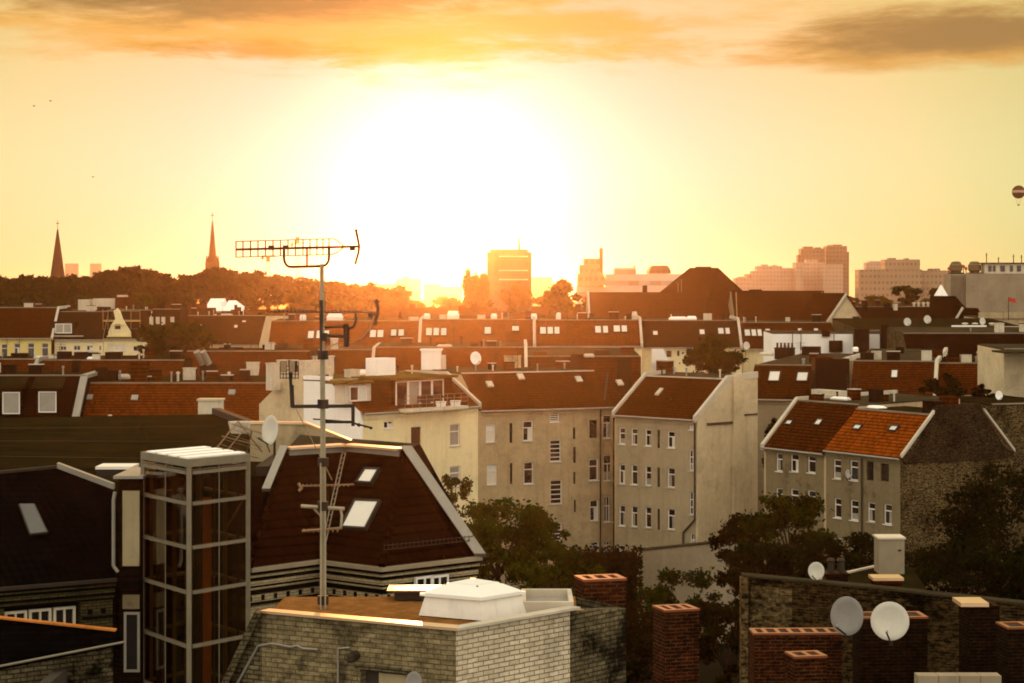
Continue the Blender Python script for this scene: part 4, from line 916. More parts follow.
# building with the grey flat roof in front of the white firewalls
t = House('flat_roofed_house', 'grey flat roof crowded with brick chimney stacks below the white firewall', (748, 186), (818, 184), 398, 366.5, 3.2, 30, 'grey', 'brown', 'bitumen', (0, .25), fall=.012,
          sky=[(768.5,372,780.5,383),(796.5,373,808.5,383)])
t.chimney(775.5, 794, 348.5, 25, 'dbrick', 1.2, pots=5); t.chimney(802.5, 820, 346.5, 25, 'dbrick', 1.2, False); t.hatch(760, 773, 352, 24, 'offwhite')
dish(746, 346, 215, 3.6, 4.4, 'white satellite dish on the right flank of the round tree', post_py=356)
t = House('orange_roofed_house', 'orange tiled roof with one skylight, right of the sooty brick shaft', (850, 187), (936, 185), 394.5, 362.5, 3.4, 24, 'tanwall', 'rust', 'bitumen', (0, .3), fall=.03, sky=[(891,371,898,379.5)], gable='cream')
t.hatch(853, 858, 347, 20, 'white'); t.chimney(896, 904, 347, 16, 'dbrick', .8, False)
x0, x1 = t.xat(850, 8), t.xat(863, 8); MB().box(x0, x1, 7.5, 9, t.zr, t.zr+.45).build('roof_box', M['coping'], t.root)
sh = thing('brick_shaft', 'tall sooty square brick shaft between two tiled roofs', 'chimney', Wp(832, 181, z=0))
a, b = Wp(815.5, 180).x, Wp(849.5, 180).x
MB().box(a, b, 180, 182.6, 0, Zp(359, 180)).build('shaft', M['dbrick'], sh, True)
MB().box(a-.08, (a+b)/2, 179.92, 182.68, Zp(359, 180)+.003, Zp(358, 180)+.06).build('cap', M['rust'], sh, True)
t = House('rust_roofed_house', 'darker red tiled roof behind the dark bush, right of the orange roof', (937, 187), (1014, 187), 394, 364.5, 3.3, 14, 'tanwall', 'rust', 'felt', (0, 0), fall=.03)
t.vent(978, 351.5, 9, .1)
t = House('tall_firewall_house', 'beige blank corner wall with a ladder at the right edge', (1004, 176), (1060, 176), 350.5, 350.5, 0, 10, 'firewall', 'dark', 'bitumen', (0, 0), gutter=False)
mb = MB(); x0, x1 = t.xat(1013, -.2), t.xat(1019, -.2)
for x in (x0, x1): mb.tube((x, -.2, Zp(402, 176)), (x, -.2, Zp(374, 176)), .03)
for i in range(7): z = Zp(400-i*4, 176); mb.tube((x0, -.2, z), (x1, -.2, z), .025)
mb.build('ladder', M['offwhite'], t.root)
x0, x1 = t.xat(1000, -3), t.xat(1058, -3); MB().loft([(x0,-5,Zp(350,176)),(x1,-5,Zp(350,176)),(x1,-5,Zp(352,176)),(x0,-5,Zp(352,176))],[(x0,-.02,Zp(350,176)),(x1,-.02,Zp(350,176)),(x1,-.02,Zp(352,176)),(x0,-.02,Zp(352,176))]).build('canopy', M['bitumen'], t.root)

# ------------------------------------------------------------------ red bands left and centre
t = House('brown_roofed_house', 'brown roof band with a pale right verge, behind the upper mast', (262, 206), (373, 206), 376, 351, 3, 12, 'cream', 'brown', 'bitumen', (0, .4), fall=.03)
t.chimney(263, 275, 344.5, 4, 'dbrick', 1); t.chimney(278, 288, 343, 4, 'dbrick', .8, False)
t.chimney(331, 338, 339, 5, 'offwhite', .8)
t = House('pink_red_house', 'long hazy pinkish red roof band with a white dish, below the triple skylights', (373.5, 200), (527, 200), 370, 348.5, 3, 12, 'cream', 'red', 'bitumen', (0, .45), fall=.03)
t.chimney(436, 446, 343.5, 5, 'rust', .8); t.chimney(480, 490, 342, 5, 'rust', .8); t.chimney(470, 478, 344, 6, 'rust', .8); t.hatch(437, 452, 345, 4, 'offwhite')
t = House('flat_roofed_house', 'flat roof terrace with a big white vent box, in front of the pinkish red roof', (420, 191), (530, 191), 372, 372, 0, 6, 'cream', 'dark', 'bitumen', (0, 0), gutter=False)
x0, x1 = t.xat(421.5, 1), t.xat(441, 1); MB().box(x0, x1, .3, 2.2, t.ze, Zp(350.5, 192)).box(x0-.12, x1+.12, .18, 2.32, Zp(350.5, 192)+.003, Zp(349, 192)).build('vent_box', M['white'], t.root)
x0, x1 = t.xat(441.5, 1), t.xat(446, 1); MB().box(x0, x1, .5, 1.5, t.ze, Zp(355, 192)).build('vent_box', M['offwhite'], t.root)
t.chimney(504, 521, 356.5, 1.5, 'beige', .9)
dish(475, 358.3, 189, 5.4, 6.8, 'white satellite dish in the glow on the pinkish red roof terrace', 'white', post_py=373)
t = House('brick_parapet_house', 'flat block with brown brick parapet and stubby stacks, behind the long beige facade', (527, 214), (641, 214), 357.5, 357.5, 0, 16, 'rust', 'dark', 'bitumen', (0, 0), gutter=False, fall=.03)
for a, b, c, y, m_ in ((533, 547, 352, 1, 'rust'), (571, 583, 354, -.6, 'dbrick'), (595, 609.5, 350, .5, 'dbrick'), (621, 634, 347.5, 4, 'rust'), (617, 631, 357.5, -2.5, 'dbrick')): t.chimney(a, b, c, y, m_, 1, False)
t.hatch(584, 594, 357, .5, 'coping', 2)
wg = thing('white_firewall', 'bright white sloping firewall stub with a brown box, left of the round tree', 'wall', Wp(660, 222, z=0))
pts = [Wp(652,222,366), Wp(671,222,366), Wp(669,222,361), Wp(663,222,349), Wp(652,222,349)]
MB().loft(pts, [p+Vector((0,.5,0)) for p in pts]).build('wall', M['white'], wg, True)
a, b = Wp(652.3,222), Wp(670.7,222); MB().box(a.x, b.x, 222.03, 222.47, 0, Zp(366, 222)).build('base', M['white'], wg, True)
a, b = Wp(659,221), Wp(670,221); MB().box(a.x, b.x, 220.6, 221.9, Zp(380, 221), Zp(361, 221)).build('brick_box', M['dbrick'], wg, True)
tree('round_tree', 'dense round green tree standing alone behind the main facade roof', 713, 214, 336, 68, None, 'leaf', 70, nclump=34, nleaf=5200, ls=.27, pyb=384)
tree('round_tree', 'dark round tree with a visible trunk in front of the long dark roof', 172, 225, 319, 92, None, 'leaf', 71, nclump=40, nleaf=6000, ls=.28, pyb=362)
# left bands
t = House('rust_roofed_house', 'narrow red roof strip with a pale verge at the left edge, below the yellow house', (-60, 190), (32.5, 190), 378, 360.5, 2.6, 10, 'cream', 'rust', 'felt', (0, .3), fall=.01, gable='dbrick', cop='zinc')
t = House('rust_roofed_house', 'red roof band with brown stacks below the scaffolded gable', (33, 191), (180, 191), 381, 361.5, 2.8, 14, 'cream', 'rust', 'felt', (0, 0), fall=.01, gable='dbrick')
for a, b, c, y, m_ in ((58, 71, 351.5, 5, 'dbrick'), (75, 88, 352, 5, 'dbrick'), (106, 122, 352, 5, 'dbrick'), (12, 28, 353, 5, 'dbrick')): t.chimney(a, b, c, y, m_, 1, False)
t.hatch(88, 95, 357.5, 5, 'white'); t.hatch(34, 57, 356, 6, 'offwhite', 1.6)
t = House('rust_roofed_house', 'dull red roof band between the dark round tree and the mast', (181, 196), (306, 196), 382, 352.5, 3.4, 12, 'cream', 'rust', 'felt', (0, 0), fall=.01, gable='dbrick')
t.chimney(247, 259, 363, 1.0, 'offwhite', 1)
for x in (203, 209):
    q0, q1 = Wp(x, 193, 364), Wp(x-6.5, 192.4, 351.5)
    t2 = t.loc(q0), t.loc(q1); MB().tube(t2[0], t2[1], .32, n=12).build('flue_pipe', M['zinc'], t.root)
x0, x1 = t.xat(201, -.6), t.xat(217, -.6); MB().box(x0, x1, -1.4, .2, Zp(382, 195), Zp(364.5, 195)).build('flue_base', M['dbrick'], t.root)
# big left red roof
bigred = House('red_roofed_house', 'wide red tiled roof with a flat grey top, left of the white firewall', (62, 166), (300, 166), 428, 384.5, 4.0, 13, 'cream', 'red', 'felt', (.2, 0), fall=.03, vw=.4, cop='zinc', gable='dbrick')
bigred.chimney(131.5, 148, 362.5, 4.5, 'rust', 1.1); bigred.chimney(96.5, 107, 367, 7, 'dbrick', 1, False); bigred.chimney(186, 197, 369, 8, 'dbrick', 1, False)
bigred.hatch(113, 130, 374, 9, 'coping', .6)
for x, y in ((115, 8), (178, 6), (244, 6), (229, 9)): bigred.vent(x, 372, y, .1, 'offwhite')
for px, py in ((89.5, 399), (135, 399.5), (232, 394)):
    o = bigred.hit_roof(px, py)+bigred.nrm*.17
    MB().obox(o, Vector((1,0,0)), bigred.slope, bigred.nrm, -.28, .28, -.3, .3, -.02, .1).build('tile_vent', M['zinc'], bigred.root)
bigred.vent(110, 415, .6, .12, 'offwhite'); 
for x in (40, 52): pass
t = thing('roof_chimney', 'squat pale rendered chimney in front of the wide red roof', 'chimney', Wp(209, 104, z=Zp(420, 104)))
a, b = Wp(198, 104), Wp(221, 104)
MB().box(a.x, b.x, 104, 105, Zp(424, 104), Zp(401, 104)).build('stack', M['offwhite'], t, True)
MB().box(a.x-.06, b.x+.06, 103.94, 105.06, Zp(401, 104)+.002, Zp(399, 104)).build('cap', M['firewall'], t, True)
# dormer house
dh = House('dormer_house', 'dark red mansard with two white framed dormer windows at the left edge', (-40, 164.6), (77, 164.6), 426, 377, 3.9, 10, 'tanwall', 'maroon', 'felt', (0, .2), vw=.6, cop='zinc', gable='dbrick', over=.1)
for cx0, cx1, wx0, wx1, top in ((-9, 24, 2.5, 20, 392), (33, 62, 38.5, 56.5, 391.5)):
    y = .55; xa, xb = dh.xat(cx0, y), dh.xat(cx1, y); xc, xd = dh.xat(wx0, y), dh.xat(wx1, y); d = 165.1
    zt, zb = Zp(389, d), Zp(428, d)
    dm = MB().box(xa+.15, xb-.15, y, 3.0, zb, zt).build('dormer', M['maroon'], dh.root)
    MB().hexa([(xa-.1,y-.3,zt+.02),(xb+.1,y-.3,zt+.02),(xb-.35,3.6,zt+.75),(xa-.5,3.6,zt+.75),(xa-.1,y-.3,zt+.14),(xb+.1,y-.3,zt+.14),(xb-.35,3.6,zt+.87),(xa-.5,3.6,zt+.87)]).build('dormer_roof', M['felt'], dm)
    wz1, wz0 = Zp(top, d), Zp(412.5 if cx0 > 0 else 414, d)
    f = MB(); bars(f, xc, xd, wz0, wz1, y-.06, .085); f = f.build('window', M['frame'], dh.root)
    MB().box(xc+.06, xd-.06, y-.03, y-.005, wz0+.06, wz1-.06).build('pane', M['curtain'], f)

for hs, n, sd in ((bigred, 15, 3),): hs.clutter(n, sd)

for i, hs in enumerate(HOUSES):
    if hs.sb > 0 and not hs.sym and hs.o.y > 150 and hs.dep > 6: hs.clutter(int(hs.L/2.0)+2, 100+i)
# ------------------------------------------------------------------ cream house with the white firewall
cr = House('cream_house', 'cream yellow tenement with roof terrace and half-white firewall, left of the main facade', (360.5, 150), (478, 160), (411, 406), 379, 3.3, 11.2, 'cream', 'rust', 'moss', (0, .4),
           wins=[('k',384,421,393.5,428.5),('p',411,427,421,449),('c',450,424,460,446),('c',450,466,460.5,487),('p',411,470,421,492)], gable='white', gable2='cream', fall=.04, vw=.3, sym=True)
s0 = cr.xat(340, 0)
# beige rear half of the firewall, slightly proud, with its falling rear edge
pr = [(6.2, 0), (6.2, cr.zr+.35), (7.95, cr.zr+.35), (11.25, cr.ze+.2), (11.25, 0)]
MB().loft([(-.03, y, z) for y, z in pr], [(.22, y, z) for y, z in pr]).build('firewall_rear', M['firewall'], cr.root)
MB().box(-.05, .3, 3.3, 6.19, cr.zr+.1, cr.zr+.4).build('firewall_top', M['white'], cr.root)
def wall_box(hs, name, mat, px0, py0, px1, py1, y0, y1, child=None):
    a, b = hs.xat(px0, y0), hs.xat(px1, y0); p = hs.o+hs.ex*((a+b)/2)+hs.ey*y0
    return MB().box(a, b, y0, y1, Zp(py1, p.y), Zp(py0, p.y)).build(name, M[mat], child or hs.root)
# dormer at the left end
dm = wall_box(cr, 'dormer', 'offwhite', 345, 384, 371, 403, .9, 2.0)
xa, xb = cr.xat(350, .8), cr.xat(367, .8); zb, zt = Zp(401, 151), Zp(386, 151)
f = MB(); bars(f, xa, xb, zb, zt, .82, .09, ((.5, 0, 1),)); f = f.build('window', M['frame'], cr.root)
MB().box(xa+.05, (xa+xb)/2, .86, .89, zb+.05, zt-.05).build('pane', M['glass'], f); MB().box((xa+xb)/2+.01, xb-.05, .86, .89, zb+.05, zt-.05).build('pane', M['blind'], f)
MB().box(cr.xat(343, .6), cr.xat(373, .6), .5, 2.6, Zp(383.5, 151), Zp(381, 151)).build('dormer_roof', M['moss'], cr.root)
# glazed roof terrace
lg = wall_box(cr, 'terrace_room', 'brown', 392, 379, 452, 410, .35, 3.3)
xa, xb = cr.xat(396, .25), cr.xat(444, .25); zb, zt = Zp(407, 153), Zp(381.5, 153); n = 4
for i in range(n):
    a, b = xa+(xb-xa)*i/n, xa+(xb-xa)*(i+1)/n; f = MB(); bars(f, a, b-.03, zb, zt, .25, .1); f = f.build('terrace_door', M['frame'], cr.root)
    MB().box(a+.07, b-.1, .28, .31, zb+.07, zt-.07).build('pane', M['glass' if i != 1 else 'curtain'], f)
MB().box(cr.xat(388, .0), cr.xat(456, .0), -.25, 4.0, Zp(379.5, 154), Zp(377, 154)).build('terrace_roof', M['moss'], cr.root)
x0, x1 = cr.xat(405, -.9), cr.xat(468, -.9); zf = Zp(408.5, 153.5)
MB().box(x0, x1, -.95, .34, zf-.25, zf).build('terrace_slab', M['offwhite'], cr.root)
mb = MB(); n = 9
for i in range(n+1): x = x0+(x1-x0)*i/n; mb.tube((x, -.9, zf), (x, -.9, zf+1.0), .022, n=6)
for z in (.35, .68, 1.0): mb.tube((x0, -.9, zf+z), (x1, -.9, zf+z), .02, n=6)
mb.build('railing', M['rod'], cr.root)
for i, px in enumerate((441, 455.5)):
    x = cr.xat(px, -.55); q = cr.o+cr.ex*x+cr.ey*-.55; zz = zf
    t = thing('planter', ['white planter at the middle of the roof terrace', 'white planter at the right end of the roof terrace'][i], 'planter', Vector((q.x, q.y, zz)))
    MB().hexa([q+Vector((-.35,-.2,zz)), q+Vector((.35,-.2,zz)), q+Vector((.35,.2,zz)), q+Vector((-.35,.2,zz)), q+Vector((-.42,-.25,zz+.42)), q+Vector((.42,-.25,zz+.42)), q+Vector((.42,.25,zz+.42)), q+Vector((-.42,.25,zz+.42))]).build('pot', M['white'], t, True)
    mb, _ = crown_mb(200+i, .38, .3, 6, 90, .07)
    for v in mb.v: v += q+Vector((0, 0, zz+.6))
    mb.build('foliage', M['leafd'], t, True)
for i, px in enumerate((420, 431)):
    x = cr.xat(px, -.4); q = cr.o+cr.ex*x+cr.ey*-.4; q.z = zf
    t = thing('terrace_chair', ['dark terrace chair, left of two behind the railing', 'dark terrace chair, right of two behind the railing'][i], 'chair', q)
    MB().box(q.x-.22,q.x+.22,q.y-.22,q.y+.22,zf+.42,zf+.46).build('seat', M['darksteel'], t, True); MB().box(q.x-.22,q.x+.22,q.y+.18,q.y+.22,zf+.465,zf+.9).build('backrest', M['darksteel'], t, True)
    for sx in (-1,1):
        for sy in (-1,1): MB().tube((q.x+sx*.19,q.y+sy*.19,zf), (q.x+sx*.19,q.y+sy*.19,zf+.42), .015).build('leg', M['darksteel'], t, True)
cr.hatch(353, 366, 369.5, 6.5, 'white'); cr.vent(330, 367, 6, .1, 'offwhite')
x0, x1 = cr.xat(372, 4.2), cr.xat(391, 4.2); MB().box(x0, x1, 3.7, 4.9, cr.zr-.1, Zp(359, 155)).build('chimney', M['white'], cr.root)
for px0, px1, top, yy, l in ((302, 316, 361.5, 7, 0), (316, 331, 357, 9, 0), (269, 277.5, 364, 9, 0), (280, 287, 361, 10, 0), (288, 295, 361, 10, 0)):
    c = cr.chimney(px0, px1, top, yy, 'offwhite', .7)

# ------------------------------------------------------------------ main facade, left wing
mw = House('main_tenement', 'long beige tenement facade with stair windows and brown tile roof, centre of the photo', (478.5, 176), (613, 182), (408, 407), 373.5, 3.6, 10, 'tanwall', 'brown', 'bitumen', (0, 0), fall=.02, rmat='coping',
   wins=[('w',486,424,495.5,442.5),('w',487,464,497,485),('s',487.5,505,497,525),
         ('l',509.5,423,512.5,443),('l',510,463,512.5,484),
         ('s',523,421,533,441),('s',523.8,462,533.5,484),('s',524.5,505,534,526),('s',525,545,534.5,563),
         ('h',550,413,559.5,422),('h',550,440,561,461.5),('h',550.5,480,562,504),('h',551,523,562,541),
         ('l',573,427.5,575.5,439),('l',573.2,447,576,463),('l',573.4,472,575.5,484),('l',574,500,576,512),
         ('p',589.5,420,597,438),('s',589,459,598.2,480.5),('s',590,500,598.5,521),('s',590.5,542,599,552),
         ('d',602.8,415,612,438.5),('d',603.5,455,612.3,481),('t',604,496,612.4,522),('t',604,541,612.4,552)])
mw.downpipe(600.5, 410)
for px, py in ((489, 386), (578, 381), (520, 378.5), (619, 384.5)):
    o = mw.hit_roof(px, py)+mw.nrm*.17
    MB().obox(o, Vector((1,0,0)), mw.slope, mw.nrm, -.3, .3, -.35, .35, -.02, .14).build('tile_vent', M['coping'], mw.root)
x0, x1 = mw.xat(460, 3.7), mw.xat(528, 3.7)
o, o2 = mw.hit_roof(604, 402), mw.hit_roof(607, 374); MB().tube(o+mw.nrm*.18, o2+mw.nrm*.18, .1).build('roof_seam', M['pipe'], mw.root)
# right wing with blank gable
rw = House('main_tenement_wing', 'beige side wing with four window columns and a tall blank gable wall', (614.5, 178), (697.5, 171), (413.5, 418.5), 379, 4.0, 8.1, 'grey', 'brown', 'bitumen', (.45, .45), gable='tanwall', gable2='firewall', fall=.06, vw=.3, rmat='coping',
   wins=[(k, a, b+dy, c, d+dy) for (a, c, k, dy) in ((618.8, 625, 's', 0), (631, 637.3, 's', .8), (645, 651.2, 's', 1.8), (667.3, 674.8, 's', 3.6)) for (b, d) in ((427.5, 444.3), (464, 484), (505, 526))] +
        [('l', 657.2, 430, 659.8, 448), ('l', 657.2, 467.5, 659.8, 487), ('l', 657.2, 509, 659.8, 530)] +
        [('g', 689, 424.5, 695, 430), ('g', 689, 450, 695.2, 471), ('g', 689.2, 492, 695.5, 515), ('g', 690, 534, 696, 552)] + [('s', 618.8, 545, 625, 560), ('s', 631, 546, 637.3, 562), ('s', 645, 547, 651, 564)])
L = rw.L
MB().path([(L-.2,-.14,rw.ze-.2), (L-.2,-.14,Zp(520,171)), (L-1.5,-.14,Zp(534,171)), (L-1.5,-.14,0)], .085).build('downpipe', M['pipe'], rw.root)
# gable relief: flue breast, offsets and old lean-to scars
MB().box(L-.2, L+.22, 4.6, 6.0, 0, rw.zr+.35).build('flue_breast', M['firewall'], rw.root)
MB().box(L+.002, L+.12, 1.2, 4.58, Zp(424.5,173), Zp(422.2,173)).build('wall_scar', M['pipe'], rw.root)
MB().box(L+.002, L+.1, 5.9, 8.0, Zp(415,176), Zp(413.6,176)).build('wall_scar', M['pipe'], rw.root)
MB().box(L+.002, L+.09, 5.98, 6.12, Zp(412,175), Zp(388,175)).build('wall_scar', M['pipe'], rw.root)
for px, py in ((660, 393.5),):
    o = rw.hit_roof(px, py)+rw.nrm*.17; MB().obox(o, Vector((1,0,0)), rw.slope, rw.nrm, -.2, .2, -.45, .45, -.02, .12).build('tile_vent', M['coping'], rw.root)
rw.vent(671, 400, 1.6, .07, 'pipe')
rw.chimney(659.5, 670.5, 361, 7.0, 'rust', .9)
tree('courtyard_tree', 'golden green tree right of the mansard verge, lowest of the courtyard group', 466, 112, 512, 84, None, 'leafm', 190, nclump=32, nleaf=6500, ls=.13, pyb=600)
tree('courtyard_tree', 'dusky tree between the large olive tree and the ivy wall', 545, 132, 505, 84, None, 'leafm', 191, nclump=32, nleaf=6500, ls=.14, pyb=600)
# grey garden wall and outbuilding
gw = thing('courtyard_wall', 'long pale grey courtyard wall below the blank gable', 'wall', Wp(640, 158, z=0))
a, b = Wp(638, 160, 551), Wp(738, 152, 541)
n_ = Vector((.08, 1, 0))*.6
MB().hexa([g0(a), g0(b), g0(b)+n_, g0(a)+n_, a, b, b+n_, a+n_]).build('wall', M['concrete'], gw, True)
e = Vector((0,0,.12)); n1 = Vector((.08,1,0))*.1
MB().hexa([a-n1+e*.02, b-n1+e*.02, b+n_+n1+e*.02, a+n_+n1+e*.02, a-n1+e, b-n1+e, b+n_+n1+e, a+n_+n1+e]).build('coping', M['bitumen'], gw, True)
st = thing('wall_stub', 'short pale wall end peeping left of the dark ivy', 'wall', Wp(572, 163, z=0))
a, b = Wp(569.5, 163, 552), Wp(585, 163, 552); MB().box(a.x, b.x, 163, 163.5, 0, a.z).build('wall', M['offwhite'], st, True)
MB().box(a.x-.08, b.x+.08, 162.92, 163.58, a.z+.002, a.z+.1).build('coping', M['coping'], st, True)

# ------------------------------------------------------------------ right pair
r1 = House('brown_roofed_tenement', 'beige tenement with dark brown roof and two small skylights, right of the gap', (764, 165), (826, 158), (446, 450), 404, 3.3, 14, 'greyd', 'brown', 'bitumen', (.4, 0), fall=.03, vw=.4,
   wins=[('s',776,453,782.5,471.5),('s',790.5,454,798.5,472),('s',807.5,455,815.5,473),('s',776,488,782.5,506),('s',790.5,489,798.5,508),('s',807.5,490.5,815.5,509)],
   sky=[(787,421,793.5,426.5),(816.5,420,823,427)], gable='tanwall')
r2 = House('orange_roofed_tenement', 'beige tenement with a bright orange roof and an old brick gable wall', (826.5, 158), (902.5, 150), (449.5, 455), 413.5, 3.0, 10.96, 'greyd', 'red2', 'felt', (0, 0), sym=True, gable='greyd', gable2='obrick2', vw=.3,
   wins=[('s',833.3,459.5,841,479),('s',849.8,460.5,858,480.5),('p',866.5,461.5,873.5,480.5),('p',880.5,463.5,889,481.5),
         ('s',834,498,841.3,518),('s',850.2,500,858.3,520.5),('s',867.5,502.5,875,522),('s',883.8,504,891.8,524.5),('s',834.5,538,841.5,556),('s',851,540,858.5,558),('s',868,542,875,560),('s',884,544,892,562)],
   sky=[(854.5,425.5,862.5,431.5),(890.5,426.5,899,433)])
L = r2.L; p_ = [(1.0, r2.ze+.4), (3.0, r2.zr+.1), (3.4, r2.zr+.85), (7.6, r2.zr+.9), (8.0, r2.zr+.1), (10.0, r2.ze+.4)]
base_ = [(.1, r2.ze-.55), (.0, r2.ze-.1)]+p_+[(10.96, r2.ze-.1), (10.9, r2.ze-.55)]
MB().loft([(L+.002, y, z) for y, z in base_], [(L+.10, y, z) for y, z in base_]).build('tarred_gable', M['tbrick'], r2.root)
MB().loft([(L-.5, y, z) for y, z in p_[1:5]], [(L-.002, y, z) for y, z in p_[1:5]]).build('gable_parapet', M['tbrick'], r2.root)
mb = MB()
for (ya, za), (yb, zb) in (((-.15, r2.ze-.1), (3.0, r2.zr+.25)), ((8.0, r2.zr+.25), (11.1, r2.ze-.1))):
    mb.hexa([(L-.1,ya,za),(L+.16,ya,za),(L+.16,yb,zb),(L-.1,yb,zb),(L-.1,ya,za+.25),(L+.16,ya,za+.25),(L+.16,yb,zb+.25),(L-.1,yb,zb+.25)])
mb.build('verge_coping', M['coping'], r2.root)
MB().box(L-1.2, L-.1, 4.6, 5.6, r2.zr, r2.zr+1.5).build('chimney', M['rust'], r2.root); MB().box(L-1.6, L-.3, 3.3, 4.3, r2.zr, r2.zr+1.15).build('chimney', M['dbrick'], r2.root)
r2.downpipe(861.5, 452)
x0, x1 = r2.xat(884, 4), r2.xat(899, 4)
r2.hatch(870, 882, 408, 4.6, 'white'); r1.hatch(833, 850, 402, 6, 'white', .6)
x0, x1 = r1.xat(815, 8), r1.xat(845, 8); MB().box(x0, x1, 7.6, 8.4, r1.zr, r1.zr+.8).build('roof_wall', M['offwhite'], r1.root)
q = r2.o+r2.ex*r2.xat(846, -.35)+r2.ey*-.35
dish(847.5, 474, q.y, 3.1, 4.6, 'small white dish fixed between two windows under the orange roof', 'white')
dish(1004.5+-6, 395.5, 168, 4.2, 4.6, 'white satellite dish above the old brick gable at right', 'white', post_py=408)
t = House('brick_backed_house', 'taller weathered brick side wall behind the old gable at the right edge', (992, 163), (1070, 166), 405, 405, 0, 9, 'obrick2', 'dark', 'felt', (0, 0), gutter=False)
tree('dark_bush', 'very dark bushy tree in front of the orange tiled roof', 941, 168, 373, 52, None, 'leafd', 80, nclump=16, nleaf=3000, ls=.22, pyb=412)
tree('dark_bush', 'low dark bush left of the white dish at right', 985, 172, 384, 34, None, 'leafd', 81, nclump=14, nleaf=1600, ls=.2, pyb=410)

# ------------------------------------------------------------------ courtyard greenery
tree('courtyard_tree', 'large olive tree in front of the beige facade, left of the courtyard', 496, 128, 482, 132, None, 'leafm', 90, nclump=47, nleaf=11250, ls=.15, pyb=592)
tree('courtyard_tree', 'small yellowish tree against the cream house, behind the mansard verge', 452, 135, 470, 46, None, 'leafm', 91, nclump=23, nleaf=4000, ls=.13, pyb=560)
tree('courtyard_tree', 'dark green tree below the stair windows of the facade', 556, 122, 540, 110, None, 'leafm', 92, nclump=35, nleaf=6250, ls=.15, pyb=640)
tree('courtyard_tree', 'feathery green tree in front of the right beige tenement', 790, 118, 488, 116, None, 'leaf', 93, nclump=39, nleaf=8750, ls=.13, pyb=580)
tree('courtyard_tree', 'dark tree hiding the foot of the blank gable wall', 742, 124, 506, 70, None, 'leafd', 94, nclump=30, nleaf=5750, ls=.14, pyb=600)
tree('courtyard_tree', 'low dark tree behind the long old brick wall', 842, 110, 528, 100, None, 'leafd', 95, nclump=27, nleaf=5000, ls=.14, pyb=600)
tree('courtyard_tree', 'rounded green bush in front of the grey courtyard wall', 680, 112, 562, 100, None, 'leaf', 96, nclump=32, nleaf=6500, ls=.13, pyb=660)
tree('courtyard_tree', 'dark tree filling the gap behind the old brick gable', 1004, 122, 452, 150, None, 'leafd', 97, nclump=47, nleaf=8125, ls=.16, pyb=620)
tree('courtyard_tree', 'black shadowed tree between the two tenement groups', 775, 172, 405, 26, None, 'leafd', 98, nclump=14, nleaf=1800, ls=.2, pyb=500)
tree('courtyard_tree', 'deep shadow tree beside the free-standing brick chimney', 728, 96, 585, 90, None, 'leafd', 99, nclump=30, nleaf=5000, ls=.13, pyb=690)
tree('courtyard_tree', 'dark undergrowth tree left of the free-standing brick chimney', 638, 100, 596, 90, None, 'leafd', 100, nclump=30, nleaf=5000, ls=.13, pyb=720)
iv = thing('ivy_wall', 'dark ivy covered wall at the left end of the pale courtyard wall', 'wall', Wp(605, 155, z=0))
a, b = Wp(577, 155, 553), Wp(637, 155, 550); MB().box(a.x, b.x, 155, 155.6, 0, a.z).build('wall', M['dbrick'], iv, True)
r_ = np.random.RandomState(5); mb = MB()
for i in range(5200):
    p = Vector((r_.uniform(a.x-.4, b.x+.4), 155-abs(r_.normal(0,.35)), r_.uniform(a.z-7.5, a.z+.35+.3*math.sin(i))))
    u = Vector(r_.normal(0,1,3)).normalized(); v = u.orthogonal().normalized(); l = .15*(.6+.8*r_.rand())
    i0 = len(mb.v); mb.v += [p+u*l, p+v*l*.7, p-u*l, p-v*l*.7]; mb.f.append([i0,i0+1,i0+2,i0+3])
mb.build('ivy', M['leafd'], iv, True)

tree('courtyard_tree', 'black tree mass right of the pale ventilation box', 975, 88, 528, 170, None, 'leafd', 192, nclump=58, nleaf=11250, ls=.13, pyb=640)
tree('courtyard_tree', 'small black tree just left of the pale ventilation box', 860, 92, 545, 80, None, 'leafd', 193, nclump=30, nleaf=5000, ls=.12, pyb=620)
tree('courtyard_tree', 'dark tree low behind the left end of the crumbling wall', 770, 90, 540, 110, None, 'leafd', 194, nclump=35, nleaf=7500, ls=.12, pyb=640)
for hs, n, sd in ((mw, 14, 11), (rw, 5, 12), (r1, 10, 13), (cr, 8, 14)): hs.clutter(n, sd)
M['skyglass'] = glass('dull_sloped_glass', (0.055, 0.055, 0.05), 0.2)
# ------------------------------------------------------------------ flat dark roof on the left
fr = thing('felt_roofed_house', 'wide dark roofing felt roof behind the glazed lift tower', 'house', Wp(120, 75, z=0))
A1, A2, A3, A4 = Wp(-40, 95, 418.5), Wp(216, 98, 414), Wp(300, 76, 447), Wp(262, 62, 476)
A5, A6 = Wp(116, 58.5, 482), Wp(-60, 60.5, 470)
top = [A6, A5, A4, A3, A2, A1]
MB().loft([p-Vector((0,0,.3)) for p in top], top).build('flat_roof', M['felt'], fr, True)
MB().loft([Vector((p.x, p.y, 0)) for p in top], [p-Vector((0,0,.302)) for p in top]).build('wall', M['dbrick'], fr, True)
mb = MB()
for k in (.28, .55, .8):
    p, q = A1.lerp(A6, k)+Vector((0,0,.012)), A2.lerp(A4.lerp(A5, .35), k)+Vector((0,0,.012)); n_ = (A6-A1).normalized()*.09
    mb.poly([p, q, q+n_, p+n_])
mb.build('felt_seam', M['darksteel'], fr, True)
mb = MB(); 
for p, q in ((A2, A3), (A3, A4)): mb.hexa([p+Vector((-.2,0,.003)), p+Vector((.2,0,.003)), q+Vector((.2,0,.003)), q+Vector((-.2,0,.003)), p+Vector((-.2,0,.3)), p+Vector((.2,0,.3)), q+Vector((.2,0,.3)), q+Vector((-.2,0,.3))])
mb.build('roof_kerb', M['darksteel'], fr, True)
